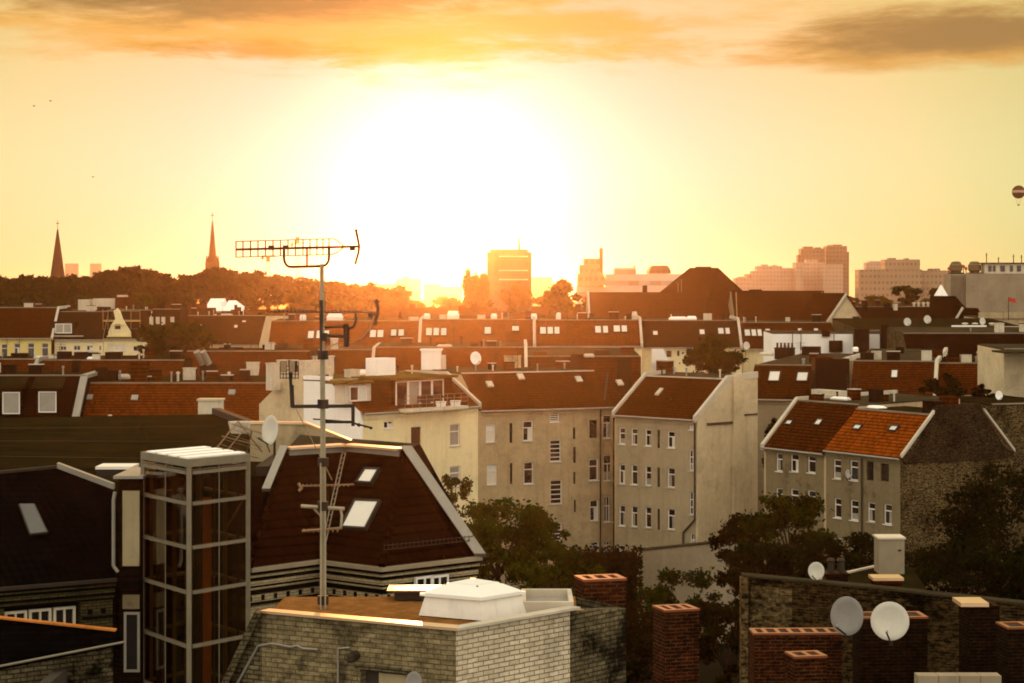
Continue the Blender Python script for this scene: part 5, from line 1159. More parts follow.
for px, py, d, l in ((118, 468, 61, 0),):
    q = Wp(px, d, py); mb = MB().box(q.x-.55, q.x+.5, q.y-.5, q.y+.6, q.z-.35, q.z); mb.build('roof_hatch', M['darksteel'], fr, True)
    MB().box(q.x-.58, q.x+.53, q.y-.53, q.y+.63, q.z+.003, q.z+.09).build('hatch_cover', M['dome'], fr, True)
# folding rack on the roof
rk = thing('drying_rack', 'thin metal drying rack leaning behind the glazed lift tower', 'rack', Wp(242, 66, 452))
mb = MB(); q = lambda px, py, d: Wp(px, d, py)
for a, b in (((216,449),(238,421)), ((226,452),(247,426)), ((232,424),(272,437)), ((222,436),(262,447)), ((217,447),(258,458)), ((238,421),(262,452)), ((252,430),(246,455)), ((262,434),(270,452))):
    mb.tube(q(a[0], a[1], 66), q(b[0], b[1], 67), .022, n=5)
for i in range(5):
    mb.tube(q(219+i*4.3, 444-i*5, 66), q(256+i*3, 455-i*5, 66.6), .012, n=4)
mb.build('frame', M['rod'], rk, True)
tb = thing('roof_tub', 'pale round planter tub beyond the drying rack', 'tub', Wp(241, 84, 424))
q = Wp(241, 84, 424); MB().lathe(q, [(.4,-.5),(.52,.0),(.54,.1),(.46,.1),(.44,0),(0,0)], 16).build('tub', M['offwhite'], tb, True)
# low parapet wall in front of the cream house
pw = thing('parapet_wall', 'low rendered parapet with glowing pale coping under the white firewall', 'wall', Wp(285, 68, z=0))
a, b, c = Wp(250, 68, 424), Wp(305, 68, 424.5), Wp(352, 64.5, 443)
g_ = lambda p, z: Vector((p.x, p.y, z)); off = Vector((0,.35,0))
MB().hexa([g_(a,0), g_(b,0), g_(b,0)+off, g_(a,0)+off, a, b, b+off, a+off]).build('wall', M['beige'], pw, True)
MB().hexa([g_(b,0)+Vector((.003,0,0)), g_(c,0), g_(c,0)+off, g_(b,0)+off, b+Vector((.003,0,-.003)), c, c+off, b+off]).build('wall', M['beige'], pw, True)
mb = MB()
for p, q in ((a, b), (b, c)): mb.hexa([p+Vector((0,-.05,.003)), q+Vector((0,-.05,.003)), q+Vector((0,.42,.003)), p+Vector((0,.42,.003)), p+Vector((0,-.05,.08)), q+Vector((0,-.05,.08)), q+Vector((0,.42,.08)), p+Vector((0,.42,.08))])
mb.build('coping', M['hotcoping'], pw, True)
dish(272.5, 430.5, 62, 9, 15, 'tall oval satellite dish on the dark felt roof left of the mast', 'dish', yaw=-.9, post_py=470)

# ------------------------------------------------------------------ ornate mansard house behind the mast
mh = thing('mansard_house', 'dark red mansard house with zebra brick bands, tall skylights and a pale verge', 'house', Wp(360, 60, z=0))
E = [Wp(250, 55.6, 566), Wp(318, 57.4, 559), Wp(382, 55.8, 566), Wp(481, 58.2, 557)]
ze = sum(p.z for p in E)/4
for p in E: p.z = ze
T = [Wp(286, 60.6, 452), Wp(345, 62.0, 446), Wp(404, 60.2, 449), Wp(420, 63.0, 452)]
zt = sum(p.z for p in T[:3])/3
for p in T: p.z = zt
nb = Wp(262, 63, z=ze); 
mb = MB(); mb.poly([E[0], E[1], T[1], T[0]]); mb.poly([E[1], E[2], T[2], T[1]]); mb.poly([E[2], E[3], T[2]])
mb.poly([nb, E[0], T[0]]); mb.poly([E[3], Wp(462, 67, z=ze), T[3], T[2]])
roofo = mb.build('roof', M['maroon'], mh, True)
mb = MB(); mb.poly([T[0], T[1], T[2], T[3], Wp(300, 67, z=zt)]); mb.build('flat_roof', M['bitumen'], mh, True)
def strip(mb, p, q, w_, h0, h1, side=Vector((0,-1,0))):
    d = (q-p).normalized(); n = d.cross(Vector((0,0,1))).normalized()
    return mb.hexa([p-n*w_+Vector((0,0,h0)), p+n*w_+Vector((0,0,h0)), q+n*w_+Vector((0,0,h0)), q-n*w_+Vector((0,0,h0)), p-n*w_+Vector((0,0,h1)), p+n*w_+Vector((0,0,h1)), q+n*w_+Vector((0,0,h1)), q-n*w_+Vector((0,0,h1))])
mb = MB(); strip(mb, T[0], T[1], .2, -.28, .02); strip(mb, T[1]+Vector((.05,0,0)), T[2], .2, -.28, .02); mb.build('ridge_flashing', M['zinc'], mh, True)
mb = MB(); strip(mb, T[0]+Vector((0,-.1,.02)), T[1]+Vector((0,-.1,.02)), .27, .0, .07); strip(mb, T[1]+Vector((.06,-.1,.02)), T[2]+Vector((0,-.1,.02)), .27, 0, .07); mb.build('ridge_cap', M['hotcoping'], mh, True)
def bar3(mb, p, q, u, w_, n, h): # bar along p-q, half width w_ along u, height h along n
    return mb.hexa([p-u*w_, p+u*w_, q+u*w_, q-u*w_, p-u*w_+n*h, p+u*w_+n*h, q+u*w_+n*h, q-u*w_+n*h])
mb = MB(); bar3(mb, E[3]+Vector((.02,-.1,-.05)), T[2]+Vector((.12,-.12,.05)), Vector((1,0,0)), .17, Vector((-.2,-.7,.6)), .22); mb.build('verge_coping', M['zinc'], mh, True)
mb = MB(); bar3(mb, E[0].lerp(T[0], .62)+Vector((-.2,0,.02)), T[0]+Vector((-.05,-.05,.05)), Vector((1,0,0)), .12, Vector((0,-.6,.7)), .14); mb.build('verge_coping', M['zinc'], mh, True)
n = Vector((0,-.7,.7))
for p, q, r in ((E[2], T[2], .1), (E[0], T[0], .09)):
    mb = MB()
    for i in range(14): mb.tube(p.lerp(q, i/14)+n*.05, p.lerp(q, (i+.92)/14)+n*.05, r*1.12, r, 8)
    mb.build('hip_ridge', M['maroon'], mh, True)
def plane_pt(px, py, p0, p1, p2):
    nn = (p1-p0).cross(p2-p0); c = Vector((0,0,H)); d = Vector(((px-512)/F, 1, -(py-HY)/F)); return c+d*((p0-c).dot(nn)/d.dot(nn)), (nn.normalized() if nn.y < 0 else -nn.normalized())
for quad_ in (((366, 470.5), (380, 471), (372, 485), (357.5, 484)), ((356, 502), (380.5, 503), (366.5, 530.5), (342.5, 529))):
    pts = []
    for px, py in quad_: p, nn = plane_pt(px, py, E[1], E[2], T[2]); pts.append(p)
    tl, tr, br, bl = pts
    mb = MB()
    for a, b in ((tl, tr), (bl, br), (tl, bl), (tr, br)):
        dd = (b-a).normalized(); sd = dd.cross(nn).normalized(); mb.hexa([a-sd*.035-nn*.05-dd*.03, a+sd*.035-nn*.05-dd*.03, b+sd*.035-nn*.05+dd*.03, b-sd*.035-nn*.05+dd*.03, a-sd*.035+nn*.12-dd*.03, a+sd*.035+nn*.12-dd*.03, b+sd*.035+nn*.12+dd*.03, b-sd*.035+nn*.12+dd*.03])
    f = mb.build('skylight', M['darksteel'], mh, True)
    MB().loft([p+nn*.02 for p in pts], [p+nn*.09 for p in pts]).build('pane', M['blind'], f, True)
ld = thing('roof_ladder', 'narrow pale roof ladder lying on the dark mansard by the mast', 'ladder', Wp(337, 57, 500))
p, nn = plane_pt(345.5, 456, E[1], E[2], T[2]); q, _ = plane_pt(326, 545, E[1], E[2], T[2])
mb = MB(); u = (q-p).normalized().cross(nn)
for s_ in (-.06, .06): mb.tube(p+u*s_+nn*.12, q+u*s_+nn*.12, .016, n=6)
for i in range(18): mb.tube(p.lerp(q, i/17)+u*.06+nn*.12, p.lerp(q, i/17)-u*.06+nn*.12, .010, n=5)
mb.build('ladder', M['ridge'], ld, True)
# snow guard near the eave
mb = MB(); a, b = E[2].lerp(T[2], .1)+n*.2, E[3].lerp(T[2], .1)+n*.2
for h in (0, .12): mb.tube(a+Vector((0,0,h)), b+Vector((0,0,h)), .012, n=5)
for i in range(22): p = a.lerp(b, i/21); mb.tube(p, p+Vector((0,0,.16)), .012, n=4)
mb.build('snow_guard', M['darksteel'], mh, True)
# zebra-brick cornice: stepped courses running round the bays
ED = [(E[i]) for i in range(4)]
def inset(k):   # move the eave polyline inwards by k metres
    out = []
    ns = []
    for a, b in zip(ED, ED[1:]): d = (b-a).normalized(); ns.append(Vector((d.y, -d.x, 0)))
    for i, p in enumerate(ED):
        n1 = ns[max(0, i-1)]; n2 = ns[min(i, len(ns)-1)]; m_ = (n1+n2).normalized(); out.append(p-m_*(k/max(.3, m_.dot(n1))))
    return out
def course(name, mat, k, z0, z1, back=.8):
    f, r = inset(k), inset(back); mb = MB()
    for i in range(3):
        mb.hexa([g_(f[i],z0), g_(f[i+1],z0), g_(r[i+1],z0), g_(r[i],z0), g_(f[i],z1), g_(f[i+1],z1), g_(r[i+1],z1), g_(r[i],z1)])
    return mb.build(name, M[mat], mh, True)
z = ze
course('gutter', 'concrete', -.08, z-.14, z-.02); 
zz_ = z-.143
for i, (h, mat, k) in enumerate(((0.101,'kbrick',.1), (0.072,'pbrick',.06), (0.115,'kbrick',.16), (0.122,'pbrick',.12), (0.072,'kbrick',.2), (0.058,'pbrick',.18), (0.144,'kbrick',.26), (0.216,'pbrick',.28), (0.086,'kbrick',.24), (0.396,'pbrick',.3), (0.288,'kbrick',.3))):
    course('brick_band', mat, k, zz_-h+.002, zz_)
    if i == 7:
        f = inset(k)
        for a, b in zip(f, f[1:]):
            d = (b-a).normalized(); nn = Vector((d.y,-d.x,0)); m_ = int((b-a).length/.42)
            for j in range(m_):
                o = a.lerp(b, (j+.5)/m_); MB().obox(Vector((o.x,o.y,zz_-h*.5)), d, nn, Vector((0,0,1)), -.06, .06, -.05, .012, -.075, .075).build('frieze_block', M['kbrick'], mh, True)
    zz_ -= h
f, r = inset(.32), inset(.9)
mb = MB()
for i in range(3): mb.hexa([g_(f[i],0), g_(f[i+1],0), g_(r[i+1],0), g_(r[i],0), g_(f[i],zz_), g_(f[i+1],zz_), g_(r[i+1],zz_), g_(r[i],zz_)])
mb.build('wall', M['pbrick'], mh, True)
MB().prism([(p.x, p.y) for p in r]+[(Wp(462,67).x, 67), (Wp(262,66).x, 66)], 0, ze-.05).build('rear_wall', M['dbrick'], mh, True)
fr0 = inset(.05); d = (fr0[3]-fr0[2]).normalized(); nn = Vector((d.y,-d.x,0))
for i in range(2):
    p, _ = plane_pt(424+15*i, 589-1.2*i, fr0[2], fr0[3], fr0[2]+Vector((0,0,1)))
    mb = MB(); U = Vector((0,0,1)); a, b = -.33, .33
    for x0, x1, z0, z1 in ((a,a+.06,-.36,.36),(b-.06,b,-.36,.36),(a+.06,b-.06,-.36,-.3),(a+.06,b-.06,.3,.36),(-.03,.03,-.3,.3)): mb.obox(p, d, nn, U, x0, x1, -.05, .05, z0, z1)
    f = mb.build('window', M['frame'], mh, True); MB().obox(p, d, nn, U, a+.05, b-.05, -.04, .02, -.31, .31).build('pane', M['glass'], f, True)

# ------------------------------------------------------------------ left slate house with ornate facade
sh_ = thing('slate_mansard_house', 'black slate mansard with a glazed brick facade, left of the lift tower', 'house', Wp(50, 54, z=0))
zE = Zp(584, 53.0)
Q = [Wp(-70, 51.5, z=zE), Wp(116, 54.2, z=zE)]
zT = Zp(474, 58)
Tq = [Wp(-70, 56.0, z=zT), Wp(58, 59.0, 468), Wp(114, 58.0, 489)]
mb = MB(); mb.poly([Q[0], Q[1], Tq[2], Tq[1], Tq[0]]); mb.build('roof', M['slate'], sh_, True)
mb = MB(); bar3(mb, Tq[1], Tq[2], Vector((0,1,0)), .14, Vector((0,0,1)), .16); mb.build('verge_coping', M['zinc'], sh_, True)
mb = MB(); bar3(mb, Tq[0], Tq[1], Vector((0,1,0)), .12, Vector((0,0,1)), .08); mb.build('ridge_flashing', M['darksteel'], sh_, True)
pts = [plane_pt(px, py, Q[0], Q[1], Tq[2])[0] for px, py in ((19, 506), (34, 506), (47, 534), (30, 536))]; nn = plane_pt(19, 506, Q[0], Q[1], Tq[2])[1]
mb = MB()
for a, b in zip(pts, pts[1:]+pts[:1]): mb.tube(a+nn*.05, b+nn*.05, .035, n=6)
f = mb.build('skylight', M['darksteel'], sh_, True); MB().loft([p+nn*.03 for p in pts], [p+nn*.08 for p in pts]).build('pane', M['skyglass'], f, True)
dq = (Q[1]-Q[0]).normalized(); nq = Vector((dq.y, -dq.x, 0)); U = Vector((0,0,1)); Lq = (Q[1]-Q[0]).length
zc = zE
def qb(name, mat, x0, x1, y0, y1, z0, z1, par=None): return MB().obox(Vector((Q[0].x,Q[0].y,0)), dq, -nq, U, x0, x1, y0, y1, z0, z1).build(name, M[mat], par or sh_, True)
qb('gutter', 'darksteel', 0, Lq, -.1, .1, zc-.1, zc-.01)
zc -= .103
for h, mat, k in ((.07,'kbrick',.1), (.05,'qbrick',.02), (.09,'kbrick',.14), (.09,'qbrick',.08), (.09,'kbrick',.18), (.05,'qbrick',.12), (.07,'kbrick',.2)):
    qb('brick_band', mat, 0, Lq, k, .9, zc-h+.002, zc); zc -= h
ux = lambda px, yy=.25: (plane_pt(px, 600, Q[0]+(-nq)*yy, Q[1]+(-nq)*yy, Q[0]+(-nq)*yy+U)[0]-Q[0]).dot(dq)
x_a, x_b = ux(4), ux(81); z_a, z_b = Zp(634, 53.6), zc-.02
qb('wall', 'qbrick', x_b, Lq, .25, .9, 0, zc); qb('wall', 'qbrick', 0, x_a, .25, .9, 0, zc); qb('wall', 'qbrick', x_a+.002, x_b-.002, .25, .9, 0, z_a-.55); qb('window_recess', 'kbrick', x_a+.002, x_b-.002, .55, .9, z_a-.55, zc)
n_ = 3
for i in range(n_):
    a, b = x_a+.05+(x_b-x_a-.1)*i/n_, x_a+.05+(x_b-x_a-.1)*(i+1)/n_-.06
    mb = MB(); O = Vector((Q[0].x,Q[0].y,0)); z0, z1 = z_a-.5, zc-.12; t_ = .07
    for q4 in ((a,a+t_,z0,z1),(b-t_,b,z0,z1),(a+t_,b-t_,z0,z0+t_),(a+t_,b-t_,z1-t_,z1),((a+b)/2-.025,(a+b)/2+.025,z0+t_,z1-t_),(a+t_,b-t_,z0+(z1-z0)*.5,z0+(z1-z0)*.5+.04)): mb.obox(O, dq, -nq, U, q4[0], q4[1], .36, .46, q4[2], q4[3])
    f = mb.build('window', M['offwhite'], sh_, True); MB().obox(O, dq, -nq, U, a+.05, b-.05, .42, .5, z0+.05, z1-.05).build('pane', M['glass'], f, True)
mb = MB(); O = Vector((Q[0].x,Q[0].y,0)); zf = zc-.3
for i in range(2):
    xx = ux(90+13*i); mb.obox(O, dq, -nq, U, xx-.06, xx+.06, .2, .3, zf-.06, zf+.06)
    for (dx, dz) in ((0,-.55),(0,-.7),(.09,-.62),(-.09,-.62),(0,-.85),(.07,-.92),(-.07,-.92)): mb.obox(O, dq, -nq, U, xx+dx-.055, xx+dx+.055, .232-abs(dx)*.06, .3, zf+dz-.055+.001*dx, zf+dz+.055)
mb.build('brick_ornament', M['kbrick'], sh_, True)
qb('brick_band', 'kbrick', ux(82.5), Lq, .21, .3, zc-.5, zc-.42)
# rendered corner pier beside the tower
pr_ = thing('stair_pier', 'narrow cream pier with a tall dark window between slate house and lift tower', 'house', Wp(131, 55, z=0))
a, b = Wp(119, 54.6), Wp(141.5, 54.6)
MB().box(a.x, b.x, 54.6, 57, 0, Zp(478, 54.6)).build('wall', M['dbrick'], pr_, True)
MB().box(Wp(122.5,54.5).x, b.x-.04, 54.5, 54.598, Zp(566,54.5), Zp(491,54.5)).build('render_panel', M['beige'], pr_, True)
MB().box(Wp(122.5,54.5).x, b.x-.04, 54.51, 54.597, Zp(609,54.5), Zp(595,54.5)).build('render_panel', M['greyd'], pr_, True)
for y0, y1 in ((572, 575), (579, 582), (586, 589)): MB().box(a.x, b.x, 54.45, 54.596, Zp(y1,54.5), Zp(y0,54.5)).build('moulding', M['kbrick'], pr_, True)
MB().box(a.x-.1, b.x+.1, 54.3, 57.1, Zp(478,54.6)+.003, Zp(475,54.6)).build('roof_edge', M['zinc'], pr_, True)
mb = MB(); x0, x1, z0, z1 = Wp(124,54.5).x, Wp(140,54.5).x, Zp(672,54.5), Zp(612,54.5); bars(mb, x0, x1, z0, z1, 54.47, .07); f = mb.build('window', M['zinc'], pr_, True)
MB().box(x0+.05, x1-.05, 54.5, 54.54, z0+.05, z1-.05).build('pane', M['glass'], f, True)
MB().path([Wp(115, 54.1, 492), Wp(113.5, 54.1, 500), Wp(113.5, 54.1, 566), Wp(118, 54.1, 572)], .05, 8).build('downpipe', M['zinc'], sh_, True)

# ------------------------------------------------------------------ glazed lift tower
lt = thing('lift_tower', 'free-standing glazed lift tower with a pale striped roof', 'lift tower', Wp(192, 53, z=0))
Fc, Lc, Rc = Vector((-8.46, 52.4, 0)), Vector((-8.46-1.67, 52.4+2.52, 0)), Vector((-8.46+1.31, 52.4+1.75, 0))
Bc = Lc+Rc-Fc; zt = Zp(467, 52.4)
cs = [Fc, Rc, Bc, Lc]; cen = (Fc+Bc)/2
uF, vF = (Rc-Fc).normalized(), (Lc-Fc).normalized()
def post(name, p, r, z0=0, z1=None): return MB().box(p.x-r, p.x+r, p.y-r, p.y+r, z0, zt if z1 is None else z1).build(name, M['towersteel'], lt, True)
for p in cs: post('post', p, .06)
lv = [Zp(py, 52.4) for py in (473, 504, 548, 593, 647, 700)]
def rail(p, q, z, h, w_=.05, mat='towersteel', nm='rail'):
    d = (q-p).normalized(); n = Vector((d.y, -d.x, 0)); return MB().obox(Vector((p.x,p.y,z)), d, n, Vector((0,0,1)), .088, (q-p).length-.088, -w_, w_, -h/2, h/2).build(nm, M[mat], lt, True)
for p, q in ((Fc, Rc), (Lc, Fc), (Rc, Bc), (Bc, Lc)):
    for z in lv: rail(p, q, z, .085)
    m_ = p.lerp(q, .5); MB().tube((m_.x, m_.y, 0), (m_.x, m_.y, zt-.02), .018, n=6).build('mullion', M['towersteel'], lt, True)
    d = (q-p).normalized(); n = Vector((d.y,-d.x,0)); rail(p, q, (lv[0]+zt)/2, zt-lv[0]-.14, .03, 'towersteel', 'fascia')
gm, gn = newmat('tower_glass')
tr_ = gn.n('ShaderNodeBsdfTransparent', Color=(0.66, 0.58, 0.44, 1)); gl_ = gn.n('ShaderNodeBsdfGlossy', Color=(0.9,0.85,0.75,1), Roughness=0.04)
fz = gn.n('ShaderNodeFresnel', IOR=1.5)
finish(gm, gn, gn.n('ShaderNodeMixShader', i0=gn.m('MULTIPLY', fz.outputs[0], 0.22), i1=tr_.outputs[0], i2=gl_.outputs[0]).outputs[0]); M['towerglass'] = gm
for p, q in ((Fc, Rc), (Lc, Fc), (Rc, Bc), (Bc, Lc)):
    d = (q-p).normalized(); n = Vector((d.y,-d.x,0))
    for z0, z1 in zip(lv[1:]+[0], lv): MB().obox(Vector((p.x,p.y,0)), d, n, Vector((0,0,1)), .09, (q-p).length-.09, -.006, .006, z0+.07, z1-.07).build('glass_pane', gm, lt, True)
ov = .06
ro = [Fc-(uF+vF)*ov, Rc+(uF-vF)*ov, Bc+(uF+vF)*ov, Lc+(vF-uF)*ov]
MB().prism([(p.x, p.y) for p in ro], zt, zt+.2).build('roof', M['towersteel'], lt, True)
W0, D0 = (Rc-Fc).length, (Lc-Fc).length
for i in range(4):
    a, b = .05+i*.24, .05+i*.24+.15
    p = [Fc.lerp(Lc, a).lerp(Rc.lerp(Bc, a), .0), Rc.lerp(Bc, a), Rc.lerp(Bc, b), Fc.lerp(Lc, b)]
    MB().prism([(q.x, q.y) for q in p], zt+.203, zt+.24).build('roof_panel', M['white'], lt, True)
M['lining'] = plain('ochre_ribbed_sheet', (0.17, 0.12, 0.05), 0.6, 0.4, 2.0, 0.3)  # slats added inside to imitate streaky reflections in the glass
for k_ in range(5):
    q = Lc.lerp(Bc, (k_+.5)/5)-vF*.16; MB().box(q.x-.045,q.x+.045,q.y-.03,q.y+.03,8,zt-.3).build('lining_rib', M['lining'], lt, True)
for k_ in range(4):
    q = Rc.lerp(Bc, (k_+.5)/4)-uF*.14; MB().box(q.x-.03,q.x+.03,q.y-.05,q.y+.05,8,zt-.3).build('lining_rib', M['lining'] if k_ % 3 else M['darksteel'], lt, True)
# inside: car, guide rails, hanging cables
cb = [cen+(p-cen)*.62 for p in cs]
MB().prism([(p.x,p.y) for p in cb], 9.5, 11.9).build('lift_car', M['darksteel'], lt, True)
for t_ in (.2, .8):
    p = Lc.lerp(Bc, t_)-vF*.25; MB().box(p.x-.06,p.x+.06,p.y-.06,p.y+.06,0,zt-.2).build('guide_rail', M['darksteel'], lt, True)
p = Fc.lerp(Rc, .42)+vF*.45; MB().box(p.x-.11,p.x+.11,p.y-.05,p.y+.05, 12.1, zt-.9).build('counterweight_channel', M['copper'], lt, True)
for i in range(3): q = p+uF*(.24+.06*i); MB().tube((q.x,q.y,12), (q.x,q.y,zt-.3), .012, n=5).build('cable', M['darksteel'], lt, True)
a, b = Rc.lerp(Bc,.0)+Vector((-.12,.1,0)), Fc.lerp(Rc,.62)+Vector((0,.25,0))
MB().tube((a.x,a.y,lv[1]-.05), (b.x,b.y,lv[1]-.75), .03, n=6).build('brace', M['towersteel'], lt, True)

# ------------------------------------------------------------------ small roof at the bottom left
sr = thing('lean_to_house', 'small black roof with a glowing orange edge over pale brick, bottom left corner', 'house', Wp(50, 36, z=0))
a, b, c, e = Wp(-50, 38.2, 613), Wp(116, 36.6, 631), Wp(122, 36.3, 640), Wp(-50, 34.6, 674)
MB().loft([a-Vector((0,0,.1)), b-Vector((0,0,.1)), c-Vector((0,0,.1)), e-Vector((0,0,.1))], [a, b, c, e]).build('roof', M['slate'], sr, True)
mb = MB(); bar3(mb, a+Vector((0,0,.003)), b+Vector((0,0,.003)), Vector((0,1,0)), .09, Vector((0,0,1)), .03); mb.build('ridge_coping', M['copper'], sr, True)  # orange colour stands in for the sun glow along this edge
mb = MB(); mb.tube(e+Vector((0,-.04,-.03)), c+Vector((.05,-.04,-.03)), .022, n=8); mb.build('gutter', M['towersteel'], sr, True)
e2, c2 = e+Vector((0,.15,-.11)), Wp(113, 36.5, 644)
MB().hexa([g_(e2,0), g_(c2,0), g_(c2,0)+Vector((0,.3,0)), g_(e2,0)+Vector((0,.3,0)), e2, c2, c2+Vector((0,.3,0)), e2+Vector((0,.3,0))]).build('wall', M['lbrick2'], sr, True)
MB().hexa([g_(c2,0)+Vector((.002,0,0)), g_(c,0), g_(b,0), g_(b,0)+Vector((-.3,0,0)), c2+Vector((.002,0,-.05)), c+Vector((0,0,-.12)), b+Vector((0,0,-.12)), b+Vector((-.3,0,-.12))]).build('side_wall', M['dbrick'], sr, True)
q = Wp(53, 35.3, 680); MB().box(q.x-.1, q.x+.1, e2.y-.1, c2.y, q.z-.3, q.z+.08).build('vent_hole', M['pipe'], sr, True)
q = Wp(2, 36.5, 654); MB().box(q.x-.3, q.x+.1, q.y-.2, q.y+.2, q.z-1.0, q.z+.12).build('stack', M['lbrick2'], sr, True)

# ------------------------------------------------------------------ light brick roof house in the foreground
lb = thing('light_brick_house', 'foreground flat roofed house of pale sand-lime brick carrying the white roof dome', 'house', Wp(420, 34, z=0))
zR = 21.42
V0, V1, V2, V3 = Wp(262, 34.8, z=zR), Wp(456, 33.0, z=zR), Wp(578, 35.2, z=zR), Wp(626, 36.3, z=zR-.16)
Bk2, Bk1 = Wp(575, 37.5, z=zR), Wp(285, 37.4, z=zR)
dl = (V1-V0).normalized(); nl = Vector((dl.y,-dl.x,0))
if nl.y > 0: nl = -nl
def wallslab(name, mat, p, q, zp0, zp1, th=.24, label=None, bottom=0):
    d = (q-p).normalized(); n = Vector((d.y, -d.x, 0)); n = -n if n.y > 0 else n
    a, b = g_(p, bottom), g_(q, bottom); a2, b2 = g_(p, zp0), g_(q, zp1); s_ = -n*th
    return MB().hexa([a, b, b+s_, a+s_, a2, b2, b2+s_, a2+s_]).build(name, M[mat], lb, True, label=label)
# front-left wall with a doorway
dx0 = plane_pt(360, 670, V0, V1, V0+U)[0]; dx1 = plane_pt(406, 672, V0, V1, V0+U)[0]; zd = dx0.z+.02
wallslab('wall', 'lbrick', V0, dx0, zR, zR); wallslab('wall', 'lbrick', dx1, V1, zR, zR); 
wallslab('wall', 'lbrick', dx0+dl*.002, dx1-dl*.002, zR-.002, zR-.002, bottom=zd)
# rendered recess: dark opening and pale blind
wallslab('door_recess', 'pipe', dx0-nl*.2, dx1-nl*.2, zd+.05, zd+.05, .05)
bl_ = wallslab('door_blind', 'beige', dx0+dl*.3-nl*.12, dx1-nl*.12, zd-.06, zd-.06, .04)
wallslab('lintel', 'lbrick2', dx0-dl*.1+nl*.02, dx1+dl*.1+nl*.02, zd+.08, zd+.08, .05, bottom=zd+.0)
# sloping left shoulder
G1 = Wp(205, 35.4, z=Zp(735, 35.4))
MB().loft([g_(V0,0)-dl*.002, g_(G1,0), G1, V0-dl*.002], [g_(V0,0)-dl*.002-nl*.24, g_(G1,0)-nl*.24, G1-nl*.24, V0-dl*.002-nl*.24]).build('sloping_wall', M['lbrick2'], lb, True)
mb = MB(); bar3(mb, G1+Vector((0,0,.004)), V0+Vector((0,0,.004)), Vector((0,1,0)), .2, Vector((-.85,-.1,.5)), .12); mb.build('shoulder_coping', M['lbrick2'], lb, True)
# right wall: brick colour brightened as the lit part, then stained older part
V2b = V1.lerp(V2, .93)
wallslab('wall', 'wbrick', V1+Vector((.002,0,0)), V2b, zR-.003, zR-.003)
wallslab('old_wall', 'lbrick2', V2b+Vector((.003,.0,0)), V3, zR-.01, zR-.16)
MB().poly([Bk1-Vector((0,0,.12)), V0-Vector((0,0,.12)), V1-Vector((0,0,.12)), V2-Vector((0,0,.12)), Bk2-Vector((0,0,.12))]).build('flat_roof', M['gravel'], lb, True)
MB().poly([g_(V3,0), g_(Bk2,0), Bk2-Vector((0,0,.13)), V3]).poly([g_(Bk2,0), g_(Bk1,0), Bk1-Vector((0,0,.13)), Bk2-Vector((0,0,.13))]).poly([g_(Bk1,0), g_(G1,0), G1, V0-Vector((0,0,.13)), Bk1-Vector((0,0,.13))]).build('rear_wall', M['lbrick2'], lb, True)
dr = (V2-V1).normalized(); nr = Vector((dr.y,-dr.x,0)); nr = -nr if nr.y > 0 else nr
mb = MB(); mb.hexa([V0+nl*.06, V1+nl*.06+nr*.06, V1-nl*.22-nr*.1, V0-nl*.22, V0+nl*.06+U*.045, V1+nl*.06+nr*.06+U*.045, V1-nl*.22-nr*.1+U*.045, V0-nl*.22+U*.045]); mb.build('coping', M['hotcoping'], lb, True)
mb = MB(); mb.hexa([V1+nl*.06+nr*.06+dr*.003, V2+nr*.06, V2-nr*.2, V1-nl*.22-nr*.1+dr*.003, V1+nl*.06+nr*.06+dr*.003+U*.043, V2+nr*.06+U*.043, V2-nr*.2+U*.043, V1-nl*.22-nr*.1+dr*.003+U*.043]); mb.build('coping', M['coping'], lb, True)
# cable on the left wall, white pipe and wall lamp
mb = MB(); pts = []
for px, py in ((236, 686), (258, 646), (271, 643.5), (281, 645), (291, 647), (297, 645.5), (303, 648.5), (318, 649.5)):
    pts.append(plane_pt(px, py, V0+nl*.03, V1+nl*.03, V0+nl*.03+U)[0])
MB().path(pts, .022, 8).build('conduit', M['zinc'], lb, True)
pts = [plane_pt(px, py, V0+nl*.03, V1+nl*.03, V0+nl*.03+U)[0] for px, py in ((338, 760), (338, 648.5), (350, 647.5))]
MB().path(pts, .017, 8).build('conduit', M['zinc'], lb, True)
wl = thing('wall_lamp', 'small dark lamp on the pale brick wall above the doorway', 'lamp', plane_pt(356, 655, V0+nl*.02, V1+nl*.02, V0+nl*.02+U)[0])
q = wl.location.copy(); MB().lathe(q, [(0,0),(.08,.0),(.08,.04),(.02,.05)], 12, nl).build('base', M['darksteel'], wl, True)
MB().tube(q+nl*.05, q+nl*.14+U*.02, .02).build('arm', M['darksteel'], wl, True); MB().lathe(q+nl*.15, [(.03,.06),(.075,.02),(.08,-.07),(.05,-.1),(0,-.1)], 12).build('lamp_shade', M['darksteel'], wl, True)
ds = dish(412.5, 682, 30.5, 8, 10.5, 'grey satellite dish just peeping in at the bottom edge by the doorway', 'dishgrey', yaw=.75)
# roof dome
dm = thing('roof_dome', 'big white pyramid roof dome on a flared kerb, on the pale brick house', 'skylight', Wp(473, 34.6, z=zR-.1))
o = Wp(473, 35.25, z=zR-.1); kb = []
def quad(hw, hd, z): return [o+dr*sx*hw+dl*sy*hd+U*z for sx, sy in ((-1,1),(1,1),(1,-1),(-1,-1))]
MB().loft(quad(.56, .64, 0), quad(.5, .56, .34)).build('kerb', M['wwhite'], dm, True)
MB().loft(quad(.56, .62, .343), quad(.56, .62, .39)).build('rim', M['dome'], dm, True)
MB().loft(quad(.54, .59, .393), quad(.27, .30, .56)).loft(quad(.27, .30, .562), quad(.03, .03, .63)).build('dome', M['dome'], dm, True)
mb = MB()
for p in quad(.3, .33, .545): mb.lathe(p+(o-p)*.04, [(.02,-.02),(.02,.03),(0,.035)], 8)
mb.build('fixings', M['darksteel'], dm, True)
